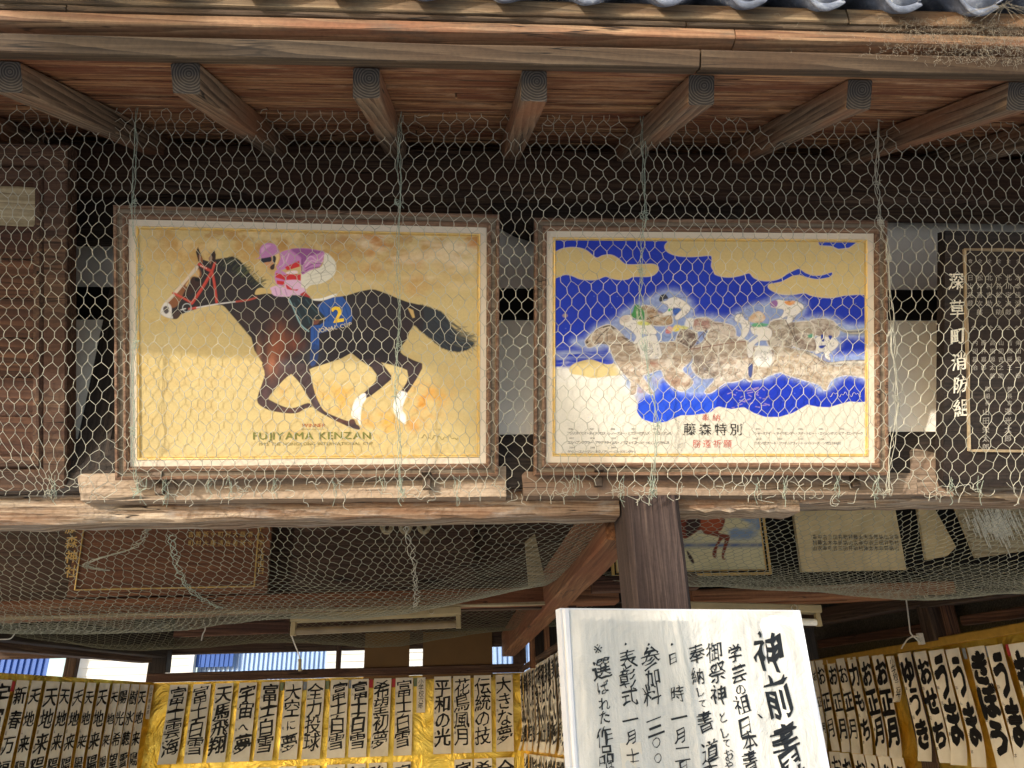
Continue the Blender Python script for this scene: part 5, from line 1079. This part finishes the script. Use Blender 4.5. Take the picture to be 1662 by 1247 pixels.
bar('partition_stud', (P(914, 1000, 3.6)[0], 3.6, P(914, 1050, 3.6)[2]), (P(914, 1000, 3.6)[0], 3.6, 2.3), .05, .05, M['int'])
bar('cross_beam', P(960, 950, 3.2), P(1130, 945, 3.2), .06, .06, M['e_board'])

# ------------------------------------------------------------------ lamps with unlit fluorescent tubes, cords
M['lampbody'] = plain('yellowed enamel lamp body', S(150, 134, 100), .5, var=.15, scale=12, bump=.05); M['tube'] = plain('dusty glass tube', S(120, 104, 80), .35, var=.2, scale=14, bump=0); M['wtube'] = plain('white glass tube', S(222, 220, 210), .3, bump=0); M['cord'] = plain('white cord', S(206, 200, 186), .6, bump=0)
def lamp(x0, y0, x1, y1, Y, lab, tm_):
    a, b = P(x0, y0, Y), P(x1, y1, Y); t = thing('fluorescent_lamp', (a+b)/2, lab, 'lamp', 'unlit fluorescent lamps')
    timber('lamp_housing', a, b, .07, .032, M['lampbody'], t, bev=.004, wob=0); d = V3(0, 0, -.052); e = unit(b-a)
    V_, F_ = tubes([np.array([a+d+e*.02, b+d-e*.02])], .0145, 10); mk('glass_tube', V_, F_, M[tm_], t, smooth=True)
    for q, s_ in ((a, 1), (b, -1)): timber('tube_socket', q+e*.01*s_+V3(0, 0, -.014), q+e*.01*s_+V3(0, 0, -.068), .02, .028, M['lampbody'], t, up=(0, 1, 0), bev=.003, seg=2)
    V_, F_ = tubes([np.array([b-e*.12+V3(0, -.036, 0), b-e*.12+V3(0, -.046, 0)])], .012, 10); mk('starter', V_, F_, M['cord'], t); return t
lamp(474, 1004, 748, 992, 3.3, 'unlit yellowed fluorescent lamp hanging under the left sagging net', 'tube')
lamp(1100, 984, 1328, 990, 3.3, 'unlit fluorescent lamp sticking out behind the top right of the white sign', 'wtube')
def cord(pts, r, lab, Y, end=None, mat='cord'):
    p = smooth_poly(pts, False); q = np.array([P(x, y, Y) for x, y in p]); V_, F_ = tubes([q], r, 6)
    o = mk('hanging_cord', V_, F_, M[mat], None, smooth=True); c = Vector(q[0]); o.data.transform(Matrix.Translation(-c)); o.location = c; tag(o, lab, 'cord')
    if end: timber('cord_grip', q[-1], q[-1]+V3(.004, 0, -.045), .013, .016, M['lampbody'], o, up=(0, 1, 0), seg=3)
    return o
cord([(472, 1028), (478, 1045), (484, 1060), (487, 1070)], .0028, 'white pull cord with a grip hanging from the left lamp', 3.3, True)
cord([(332, 1012), (333, 1022), (329, 1030), (327, 1040)], .003, 'short frayed cord hanging from the reddish board at left', 3.9)
cord([(0, 1038), (16, 1037), (23, 1030), (27, 1020)], .003, 'thin white wire hanging at the lower left edge', 4.0)
cord([(1470, 968), (1473, 990), (1476, 1015), (1478, 1028), (1487, 1037), (1494, 1042), (1497, 1036), (1485, 1033), (1474, 1037), (1467, 1046), (1463, 1053)], .004, 'white flex looping to the wall socket on the right post', 4.3)
q = P(1495, 1037, 4.42); ob = box('wall_socket', q+V3(-.014, -.01, -.03), q+V3(.014, .02, .03), M['cord']); tag(ob, 'small white wall socket on the dark post at right', 'socket')
cord([(1497, 955), (1499, 965), (1502, 971)], .002, 'short white wire end dangling above the right post', 3.6)

# ------------------------------------------------------------------ the white notice board in front of the post
YS = 1.80; A = P(912, 990, YS); th_ = radians(15); U = V3(cos(th_), sin(th_), 0); B = PV(1297, 993, A, A+U); w = (B-A)@U; ztop = (A[2]+B[2])/2
hS = 1.15; Nn = np.cross(U, V3(0, 0, 1)); roll = (B[2]-A[2])/w; Us = unit(U+V3(0, 0, roll)); Vs = np.cross(Us, -Nn)*-1; Vs = unit(np.cross(Nn, Us))
oS = A-Vs*hS
TS = thing('notice_board', oS+Us*w/2, 'white notice board with black brush writing in front of the wooden post', 'notice board')
sg = NT('creased white cloth'); v = sg.coords((1, 1, 1)); n1 = sg.noise(v, 7, 6, .6, .6); n2 = sg.noise(sg.coords((60, 60, 5)), 2, 3)
sg.l.new(sg.mix(.5, sg.ramp(n1, [(.3, S(200, 197, 188)), (.7, S(216, 213, 204))]), sg.ramp(n2, [(.4, S(202, 199, 190)), (.6, S(216, 213, 204))])), sg.b.inputs['Base Color']); sg.b.inputs['Roughness'].default_value = .75; sg.bump(n2, .35, .003, sg.bump(n1, .8, .016)); M['cloth'] = sg.m
fl_ = NT('clear wrinkled plastic film'); v = fl_.coords((1, 1, 1)); mp = fl_.node('ShaderNodeMapping'); fl_.l.new(v, mp.inputs[0]); mp.inputs['Rotation'].default_value = (.0, -.75, 0); mp.inputs['Scale'].default_value = (9, 1, 1.6)
n1 = fl_.noise(mp.outputs[0], 2.2, 5, .6, .9); n2 = fl_.noise(v, 55, 4, .6, .8)
for s_ in ('Transmission Weight',): fl_.b.inputs[s_].default_value = 0
tr = fl_.node('ShaderNodeBsdfTransparent'); gl = fl_.node('ShaderNodeBsdfGlossy'); gl.inputs['Roughness'].default_value = .12; ms = fl_.node('ShaderNodeMixShader')
fr = fl_.node('ShaderNodeFresnel'); fr.inputs[0].default_value = 1.35; b1 = fl_.bump(n1, .35, .01); b2 = fl_.bump(n2, .25, .001, b1); fl_.l.new(b2, gl.inputs['Normal'])
mt_ = fl_.node('ShaderNodeMath'); mt_.operation = 'MULTIPLY'; mt_.inputs[1].default_value = .55; fl_.l.new(fr.outputs[0], mt_.inputs[0]); fl_.l.new(mt_.outputs[0], ms.inputs[0]); fl_.l.new(tr.outputs[0], ms.inputs[1]); fl_.l.new(gl.outputs[0], ms.inputs[2]); fl_.l.new(ms.outputs[0], fl_.n['Material Output'].inputs[0]); M['film'] = fl_.m
M['signframe'] = plain('white taped board edge', S(206, 208, 212), .6, var=.05, scale=20, bump=.2)
def wrink(a, b):
    a = np.asarray(a); b = np.asarray(b)
    r_ = np.clip((a-w*.56)/.02, 0, 1)
    f = fbm(a*40+7, b*10+3, 71, 4, .35, .35)-.5; g_ = fbm((a+b*.6)*40, (b-a*.4)*40, 72, 4, .22, .22)-.5
    seam = np.exp(-((a-w*.455-.01*np.sin(b*9))/.006)**2)*.003
    e = np.minimum(np.clip(a/.02, 0, 1)*np.clip((w-a)/.02, 0, 1), np.clip((hS-b)/.02, 0, 1))
    return (.004+(f*.016+g_*.016)*(.45+.55*r_)+seam)*e+.0015
nx, nz = 150, 220; aa, bb = np.meshgrid(np.linspace(0, w, nx+1), np.linspace(0, hS, nz+1))
pts = (oS+aa[..., None]*Us+bb[..., None]*Vs+wrink(aa, bb)[..., None]*Nn).reshape(-1, 3); ii = np.arange(nz*(nx+1)).reshape(nz, nx+1)[:, :-1].ravel()
mk('cloth_sheet', pts, np.stack([ii, ii+1, ii+nx+2, ii+nx+1], 1), M['cloth'], TS, smooth=True)
panel('backing_board', oS-Us*.004-Vs*.0, Us, Vs, w+.008, hS+.004, M['signframe'], TS, -.001, .028)
for s_, u_ in ((0, .004), (1, w-.012)): 
    timber('edge_batten', oS+Us*(u_+.004)+Nn*.004, oS+Us*(u_+.004)+Vs*hS+Nn*.004, .013, .010, M['signframe'], TS, up=tuple(Nn), bev=.003)
q_ = [oS+Us*.03+Nn*.013, oS+Us*(w*.48)+Nn*.013, oS+Us*(w*.48)+Vs*(hS-.02)+Nn*.013, oS+Us*.03+Vs*(hS-.02)+Nn*.013]; mk('film', q_, [(0, 1, 2, 3)], M['film'], TS)
for u_ in (.1, w-.1): timber('board_leg', oS+Us*u_+Vs*.2-Nn*.045, np.array([*(oS+Us*u_-Nn*.045)[:2], 0.]), .04, .03, M['int'], TS, up=tuple(Nn))
ik = Ink()
def zs(c, x, y, s_, sy=None, wt=.012, amt=.16):
    px, py = 900+x/3.693, 980+y/3.693; uu, vv = uv_on(px, py, oS, Us, Vs); k = .001535/3.693*1.0; W_ = s_*k; H_ = (sy or s_)*k; ik.add(c, uu-W_/2, vv-H_/2, W_, H_, wt*.6, amt*.9, ord(c) % 97)
for c, x, y, s_, sy in (('神', 1282, 285, 200, 235), ('前', 1330, 550, 180, 235), ('書', 1375, 845, 200, 222), ('道', 1420, 1130, 200, 240), ('展', 1460, 1400, 200, 240)): zs(c, x, y, s_, sy, .018, .2)
for c, x, y in (('学', 1070, 300), ('芸', 1095, 420), ('の', 1108, 515), ('祖', 1115, 605), ('、', 1236, 632), ('日', 1128, 735), ('本', 1150, 825), ('書', 1155, 940), ('道', 1165, 1060)): zs(c, x, y, 96 if c != 'の' else 66, 100 if c != 'の' else 66, .006)
for c, x, y, s_ in (('御', 950, 290, 108), ('祭', 970, 412, 112), ('神', 980, 545, 106), ('と', 1000, 680, 60), ('し', 1005, 775, 60), ('て', 1018, 835, 46), ('お', 1030, 905, 62), ('や', 1035, 970, 54), ('ま', 1045, 1040, 60)): zs(c, x, y, s_, None, .006)
for c, x, y, s_ in (('奉', 842, 300, 104), ('納', 850, 435, 84), ('し', 862, 530, 56), ('て', 880, 598, 46), ('書', 893, 705, 104), ('道', 920, 885, 112), ('大', 920, 990, 90)): zs(c, x, y, s_, None, .006)
for c, x, y, s_ in (('・', 694, 246, 64), ('日', 700, 330, 62), ('時', 725, 540, 84), ('一', 738, 692, 104), ('月', 748, 790, 78), ('二', 757, 898, 100), ('日', 765, 975, 66)): zs(c, x, y, s_, None, .010)
for c, x, y, s_ in (('・', 556, 246, 64), ('参', 565, 330, 118), ('加', 580, 440, 84), ('料', 575, 545, 110), ('三', 592, 738, 108), ('〇', 603, 832, 52), ('〇', 612, 925, 48)): zs(c, x, y, s_, None, .010)
for c, x, y, s_ in (('・', 420, 244, 60), ('表', 432, 335, 104), ('彰', 430, 450, 104), ('式', 440, 555, 96), ('一', 447, 705, 96), ('月', 455, 800, 70), ('十', 458, 908, 72), ('二', 470, 965, 60)): zs(c, x, y, s_, None, .010)
for c, x, y, s_ in (('※', 268, 262, 84), ('選', 270, 390, 110), ('ば', 280, 505, 70), ('れ', 290, 602, 66), ('た', 292, 680, 66), ('作', 290, 795, 98), ('品', 300, 905, 92), ('は', 320, 970, 50)): zs(c, x, y, s_, None, .008)
bend = lambda a, b: wrink(a, b)
ik.build('lettering', oS, Us, Vs, M['ink_sign'], TS, .0015, bend)
a = uv_on(900+400/3.693, 980+990/3.693, oS, Us, Vs)
panel('paper_patch', oS+Us*a[0]+Vs*(a[1]-.02), Us, Vs, .05, .07, M['paper'], TS, .006, .0005)

# ------------------------------------------------------------------ neighbouring buildings seen through the rear windows
def clad(name, x0, x1, Y, z0, z1, mat, parent, pitch, depth, horiz=False):
    vs = []; fs = []
    if not horiz:
        n = int((x1-x0)/pitch); prof_ = []
        for i in range(n+1):
            x = x0+i*pitch; prof_ += [(x, 0), (x+pitch*.55, 0), (x+pitch*.65, -depth), (x+pitch*.9, -depth)]
        for x, d in prof_: vs += [(x, Y+d, z0), (x, Y+d, z1)]
        fs = [(2*i, 2*i+2, 2*i+3, 2*i+1) for i in range(len(prof_)-1)]
    else:
        n = int((z1-z0)/pitch)
        for j in range(n):
            z = z0+j*pitch; k = len(vs); vs += [(x0, Y-depth, z), (x1, Y-depth, z), (x1, Y, z+pitch), (x0, Y, z+pitch), (x0, Y, z), (x1, Y, z)]; fs += [(k, k+1, k+2, k+3), (k+4, k+5, k+1, k)]
    return mk(name, vs, fs, mat, parent)
M['blue'] = plain('blue painted steel', S(160, 184, 216), .5, .1, var=.06, scale=3, bump=0); M['blue2'] = plain('deep blue steel and wall shadow', S(50, 84, 150), .5, .1, var=.1, scale=3, bump=0); M['siding'] = plain('white siding', S(214, 212, 204), .7, var=.04, scale=3, bump=0)
YB = 10.0; X_ = lambda px: P(px, 1080, YB)[0]
b1 = thing('blue_building', (X_(425), YB, 0), 'blue corrugated metal building seen through the middle rear window', 'building'); clad('corrugated_wall', X_(321), X_(532), YB, 0, 5, M['blue'], b1, .055, .022)
clad('wall_shadow', X_(321), X_(376), YB-.08, P(340, 1084, YB)[2], 5, M['blue2'], b1, .055, .01)  # deep blue sheet that paints a cast shadow onto the wall
b2 = thing('white_building', (X_(215), YB+.3, 0), 'white sided building seen through the left rear window', 'building'); clad('siding_wall', X_(112), X_(318), YB-.1, 0, 5, M['siding'], b2, .085, .012, True); box('corner_trim', (X_(316), YB-.14, 0), (X_(320), YB-.02, 5), M['siding'], b2)
b3 = thing('white_building', (X_(600), YB, 0), 'white sided building seen through the narrow gap between the brown blinds', 'building'); clad('siding_wall', X_(530), X_(800), YB-.06, 0, 5, M['siding'], b3, .085, .012, True)
b4 = thing('blue_building', (X_(50), YB-1, 0), 'deep blue corrugated building at the lower left edge', 'building'); clad('corrugated_wall', X_(-180), X_(108), YB-.4, 0, 5, M['blue2'], b4, .07, .02)
b5 = thing('blue_building', (X_(850), YB, 0), 'pale blue corrugated building seen at the right end of the rear windows', 'building'); clad('corrugated_wall', X_(798), X_(1010), YB-.2, 0, 5, M['blue'], b5, .06, .02)

# ------------------------------------------------------------------ tree in front of the hall whose trunk shades part of the right picture
bk = wood('tree bark', S(60, 50, 42), S(90, 76, 62), S(120, 104, 86), streak=.4, bump=1., knots=False)
Q1, Q2 = P(915, 790, 1.95), P(990, 1120, 1.86); ts = np.array(to_sun); tp = Q1+ts*6.2; td = (Q2-Q1)/(Q1[2]-Q2[2])
t = thing('tree', (tp[0], tp[1], 0), 'leaning tree trunk standing in the yard before the hall', 'tree')
trunk = []
for k in range(13):
    z = -.1+k*.62; p = tp-td*(z-tp[2]); trunk.append(p+V3(.01*sin(k), .01*cos(k*2), 0))
vs = []; fs = []
for k, p in enumerate(trunk):
    r_ = .178-.006*k+(.07 if k == 0 else 0)
    for s_ in range(14): a_ = 2*pi*s_/14; vs.append(p+V3(cos(a_), sin(a_), 0)*r_*(1+.06*sin(3*a_+k)))
for k in range(12):
    for s_ in range(14): fs.append((k*14+s_, k*14+(s_+1) % 14, (k+1)*14+(s_+1) % 14, (k+1)*14+s_))
mk('trunk', vs, fs, bk, t, smooth=True)
top = trunk[-1]; limbs = []; lv = []; lf = []
for k in range(9):
    a_ = k*2.4; e = top+V3(cos(a_)*1.3, sin(a_)*1.3, .6+.2*(k % 3)); limbs.append(np.array([top-V3(0, 0, .3), (top+e)/2+V3(0, 0, .15), e]))
    for j in range(260):
        c = e+NR.normal(0, .42, 3); d = unit(NR.normal(0, 1, 3)); g2 = unit(np.cross(d, NR.normal(0, 1, 3))); n_ = len(lv); lv += [c-d*.05, c+g2*.025, c+d*.05, c-g2*.025]; lf.append((n_, n_+1, n_+2, n_+3))
V_, F_ = tubes(limbs, .05, 8); mk('limbs', V_, F_, bk, t)
tag(mk('crown', lv, lf, plain('green leaves', S(60, 80, 40), .6, bump=0), t), kind='stuff')

# ------------------------------------------------------------------ wire netting
def hexnet(nx, ny, cw, pitch, tw, warp, to3d, r, keep=None, seed=1, twf=1.35, sub=True, drop=.004):
    R = np.random.default_rng(seed)
    i, j = np.meshgrid(np.arange(nx), np.arange(ny)); x = (i+.5*(j % 2))*cw; y = j*pitch
    jx, jy = R.normal(0, cw*.032, x.shape), R.normal(0, pitch*.03, x.shape)
    def W(x, y): a, b = warp(x, y); return a, b
    bx, by = W(x+jx, y-tw/2+jy); tx, ty = W(x+jx+R.normal(0, cw*.03, x.shape), y+tw/2+jy)
    ok = np.ones(x.shape, bool) if keep is None else keep((bx+tx)/2, (by+ty)/2)
    B3, T3_ = to3d(bx, by), to3d(tx, ty)
    A_, E_, Rr = [], [], []
    def addE(P0, P1, m, rr):
        m = m & (R.random(m.shape) > drop); p0, p1 = P0[m], P1[m]
        if sub:
            mid = (p0+p1)/2+R.normal(0, cw*.02*SC, p0.shape); A_.extend([p0, mid]); E_.extend([mid, p1]); Rr.extend([np.full(len(p0), rr)]*2)
        else: A_.append(p0); E_.append(p1); Rr.append(np.full(len(p0), rr))
    SC = np.linalg.norm(to3d(np.array([[cw]]), np.array([[0.]]))-to3d(np.array([[0.]]), np.array([[0.]])))/cw
    addE(B3, T3_, ok, r*twf)
    for par in (0, 1):
        rows = np.arange(par, ny-1, 2)
        # top of (row, i) joins bottom of row+1 at i+par-1 and i+par
        for dlt in (par-1, par):
            src = np.arange(max(0, -dlt), nx-max(0, dlt)); dst = src+dlt
            P0 = T3_[np.ix_(rows, src)]; P1 = B3[np.ix_(rows+1, dst)]; m = ok[np.ix_(rows, src)] & ok[np.ix_(rows+1, dst)]
            addE(P0, P1, m, r)
    return np.concatenate(A_), np.concatenate(E_), np.concatenate(Rr), ok
SEAM = [np.array([(226, 150), (215, 330), (226, 440), (218, 560), (216, 700), (222, 800)]), np.array([(650, 165), (648, 330), (646, 560), (643, 640), (652, 800)]), np.array([(1043, 180), (1046, 350), (1040, 440), (1046, 560), (1065, 690), (1058, 800)]), np.array([(1425, 190), (1424, 300), (1430, 360), (1442, 420), (1448, 540), (1455, 650), (1440, 800)])]
GATH = [(78, 800, 85, .55), (182, 192, 34, .35), (408, 204, 34, .35), (640, 210, 30, .35), (835, 228, 30, .35), (1062, 208, 34, .4), (1286, 224, 30, .35), (1505, 226, 34, .4), (1085, 745, 30, .25), (985, 725, 30, .3)]
def warp1(x, y):
    x0, y0 = x.copy(), y.copy()
    dx = (fbm(x0+500, y0+300, 81, 3, .006, .006)-.5)*34; dy = (fbm(x0+500, y0+300, 82, 3, .006, .006)-.5)*26
    lower = np.clip((y0-640)/160, 0, 1)
    dx += (fbm(x0+500, y0+300, 83, 3, .022, .022)-.5)*(9+16*lower); dy += (fbm(x0+500, y0+300, 84, 3, .022, .022)-.5)*(7+14*lower)
    x = x0+dx; y = y0+dy
    for s in SEAM:
        xs = np.interp(y, s[:, 1], s[:, 0]); d = x-xs; x = xs+d*(1-.42*np.exp(-(d/24)**2))
    for gx_, gy_, r_, a_ in GATH:
        d2 = ((x-gx_)**2+(y-gy_)**2)/r_**2; k = a_*np.exp(-d2); x = x+(gx_-x)*k; y = y+(gy_-y)*k
    return x, y
NB0, NB1 = P(0, 812, 1.925), P(1662, 806, 1.925); NT_ = P(831, 165, 1.485)
NU = unit(NB1-NB0); NN = unit(np.cross(NU, NT_-NB0))
def net3d(px, py, lift=0.):
    d = CF+CR*((np.asarray(px)-831)/F)[..., None]-CU*((np.asarray(py)-623.5)/F)[..., None]
    t = ((NB0-EYE)@NN)/(d@NN)
    ph = np.clip((812-np.asarray(py))/640, 0, 1)
    bl = .022*np.sin(pi*ph)**.8+.02*(fbm(np.asarray(px)+300, np.asarray(py)+300, 91, 3, .006, .008)-.5)*np.minimum(1, ph*6)+lift
    return EYE+d*(t-bl)[..., None]
cwp, ptp, twp = 19.2, 18.6, 8.8
def keep1(x, y):
    top = 158+.019*np.clip(x, -100, 1800)+10*np.sin(x*.031)+7*np.sin(x*.11+1)+RNGv(x, y)*6
    bot = 806+12*np.sin(x*.05)+RNGv(y, x)*9+np.where(x < 120, 14, 0)
    return (y > top) & (y < bot)
_rv = np.random.default_rng(5)
def RNGv(x, y): return _rv.normal(0, 1, x.shape)
A_, E_, R_, _ = hexnet(140, 38, cwp, ptp, twp, lambda x, y: warp1(x-57.6-16*cwp, y+120), net3d, .00074, keep1, 3)
V_, F_ = straight_tubes(A_, E_, R_, 4)
c0 = net3d(np.array(831.), np.array(806.))
def place_mesh(name, V_, F_, mat, c, smooth=True):
    o = mk(name, V_-c, F_, mat, None, smooth=smooth); o.location = tuple(map(float, c)); return o
net1 = place_mesh('wire_netting', V_, F_, M['netting'], c0); tag(net1, 'hexagonal wire netting stretched over the framed paintings down to the shelf', 'wire netting')
# twines lacing the net panels together, and loose wire ends
def wander(pts, n, amp, lift, seed):
    r = np.random.default_rng(seed); p = smooth_poly(pts, False, 14); k = len(p); a = r.uniform(0, 6, 4); t = np.linspace(0, 1, k)
    off = amp*(np.sin(t*31+a[0])+.6*np.sin(t*57+a[1]))+r.normal(0, .5, k)
    return net3d(p[:, 0]+off, p[:, 1], lift)
for k, s in enumerate(SEAM):
    paths = [wander(s, 0, 2.6, .004, 10*k+j) for j in range(3)]
    for (x, y) in zip(s[:, 0], s[:, 1]):
        for j in range(4): q = [(x+RNG.uniform(-4, 4), y+RNG.uniform(-5, 5))]+[(x+RNG.uniform(-9, 9), y+RNG.uniform(-9, 9)) for _ in range(3)]; q = smooth_poly(q, False, 3); paths.append(net3d(q[:, 0], q[:, 1], .006))
    V_, F_ = tubes(paths, [.00075]*3+[.0006]*(len(paths)-3), 4)
    mk('lacing_twine', V_, F_, M['twine'] if k != 3 else M['netting'], net1, smooth=True)
ends = []
for k in range(110):
    x = RNG.uniform(10, 1655); y = 792+RNG.uniform(-12, 14) if RNG.random() < .8 else 160+.019*x+RNG.uniform(0, 14)
    q = [(x, y)]; a_ = RNG.uniform(.6, 2.5)
    for j in range(RNG.randint(2, 5)): a_ += RNG.uniform(-1.3, 1.3); L_ = RNG.uniform(5, 10); q.append((q[-1][0]+L_*cos(a_), min(828, q[-1][1]+L_*sin(a_)*.8)))
    q = smooth_poly(q, False, 3); ends.append(net3d(q[:, 0], q[:, 1], RNG.uniform(.0, .012)))
V_, F_ = tubes(ends, .00075, 4); tag(mk('loose_wire_ends', V_, F_, M['netting'], net1, smooth=True), kind='stuff')
tw = []
for x in (232, 268, 340, 372, 446, 545, 620, 652, 742, 935, 1010, 1058, 1060, 1230, 1274, 1360, 1422, 1545, 1590, 86):
    for j in range(4):
        q = [(x+RNG.uniform(-8, 8), 778+RNG.uniform(-8, 8))]+[(x+RNG.uniform(-6, 6), 792+9*i_+RNG.uniform(-5, 5)) for i_ in range(RNG.randint(1, 4))]; q = smooth_poly(q, False, 3); tw.append(net3d(q[:, 0], q[:, 1], RNG.uniform(.002, .012)))
V_, F_ = tubes(tw, .0006, 4); tag(mk('twine_knots', V_, F_, M['twine'], net1, smooth=True), kind='stuff')

# sagging nets under the beam
def sagnet(name, X0, X1, Y0, Y1, zf_, zb_, A0, mat, label, seed, cw=.029, pitch=.0305, tw=.013, r=.0008, edge0=1., edge1=.15, pat=1.4):
    nx, ny = int((X1-X0)/cw), int((Y1-Y0)*1.06/pitch)
    def warp(x, y): return x+(fbm(x*30+9, y*30, seed, 3, .12, .12)-.5)*.06*pat, y+(fbm(x*30+9, y*30, seed+1, 3, .12, .12)-.5)*.07*pat
    def to3(x, y):
        u = x/(X1-X0); s = np.clip(y/((Y1-Y0)*1.06), 0, 1); X_ = X0+x; Yw = Y0+(Y1-Y0)*s
        ev = edge0+(1-edge0)*np.clip(u/.25, 0, 1); ew = edge1+(1-edge1)*np.clip((1-u)/.3, 0, 1)**.8
        z = zf_+(zb_-zf_)*s-A0*4*s*(1-s)*ev*ew*(1+.25*(fbm(x*10+4, y*4+2, seed+3, 3, .35, .4)-.5)+.10*np.sin(x*5+seed))
        return np.stack([X_+0*z, Yw+0*z, z], -1)
    A_, E_, R_, _ = hexnet(nx, ny, cw, pitch, tw, warp, to3, r, None, seed)
    V_, F_ = straight_tubes(A_, E_, R_, 3); c = np.array([(X0+X1)/2, Y0, zf_]); o = place_mesh(name, V_, F_, mat, c, True); tag(o, label, 'wire netting'); return o, to3
zbm = zmid-.004
s1, f1 = sagnet('wire_netting', -2.4, P(1000, 850, 2.08)[0], 2.07, 3.62, zbm+.02, 2.22, .205, M['netting_dull'], 'wire netting sagging under the beam left of the wooden post', 21, edge0=.7, edge1=.1)
s2, f2 = sagnet('wire_netting', P(1110, 850, 2.08)[0], 3.0, 2.07, 3.62, zbm+.02, 2.30, .19, M['netting_dull'], 'wire netting sagging under the beam right of the wooden post', 27, edge0=.55, edge1=.8)
def fseam(f, X0, path, par, mat, n=3):
    paths = []
    for j in range(n):
        p = smooth_poly(path, False, 16); x = p[:, 0]-X0+NR.normal(0, .004, len(p))+.008*np.sin(np.linspace(0, 30, len(p))+j*2); paths.append(f(x, p[:, 1])+V3(0, -.003, -.004))
    V_, F_ = tubes(paths, .0011, 4); mk('lacing_twine', V_, F_, mat, par, smooth=True)
fseam(f1, -2.4, [(P(660, 845, 2.1)[0], .02), (P(665, 900, 2.4)[0]+.02, .35), (P(675, 960, 2.7)[0], .7)], s1, M['netting'])
fseam(f1, -2.4, [(P(245, 850, 2.1)[0], .02), (P(228, 880, 2.2)[0], .10), (P(190, 900, 2.4)[0], .16), (P(215, 905, 2.4)[0], .2)], s1, M['netting_dull'], 3)
fseam(f1, -2.4, [(P(275, 850, 2.1)[0], .05), (P(310, 920, 2.4)[0], .3), (P(370, 970, 2.7)[0], .6)], s1, M['twine'], 3)
def birdnet(label):
    s3, f3 = sagnet('bird_netting', -3.0, P(900, 1000, 4.6)[0]+.2, 3.7, 5.8, 2.26, 2.32, .17, M['fineneting'], label, 33, cw=.040, pitch=.042, tw=.002, r=.0008, edge0=.35, edge1=.3, pat=.5)
    return s3
birdnet('fine bird netting sagging behind the left fluorescent lamp')

# dusty cobwebs and straw at the top right of the eave
fib = []
for k in range(900):
    x = 1662-abs(RNG.gauss(0, 110)) if RNG.random() < .8 else RNG.uniform(1450, 1680); y = RNG.uniform(26, 96)+(x-1450)*.05
    q = [(x, y)]; a_ = RNG.uniform(0, 6.3)
    for j in range(3): a_ += RNG.uniform(-1.4, 1.4); q.append((q[-1][0]+RNG.uniform(2, 5)*cos(a_), q[-1][1]+RNG.uniform(2, 5)*sin(a_)))
    fib.append(np.array([P(px, py, 1.062+RNG.uniform(-.004, .004)) for px, py in smooth_poly(q, False, 2)]))
for k in range(26):
    c = (1628, 6); a_ = RNG.uniform(-.2, 3.6); L_ = RNG.uniform(20, 70); q = [(c[0]+RNG.uniform(-16, 16), c[1]+RNG.uniform(-6, 8)), (c[0]+L_*.5*cos(a_), c[1]+L_*.25*sin(a_)+4), (c[0]+L_*cos(a_)*1.1, c[1]+L_*.5*sin(a_)+10)]
    fib.append(np.array([P(px, py, 1.03+RNG.uniform(-.01, .01)) for px, py in smooth_poly(q, False, 4)]))
V_, F_ = tubes(fib, .00024, 3); c = P(1600, 60, 1.06); o = place_mesh('cobweb', V_, F_, M['cobweb'], c); tag(o, 'dusty cobweb fibres clinging to the top right fascia boards', 'cobweb', kind='stuff')
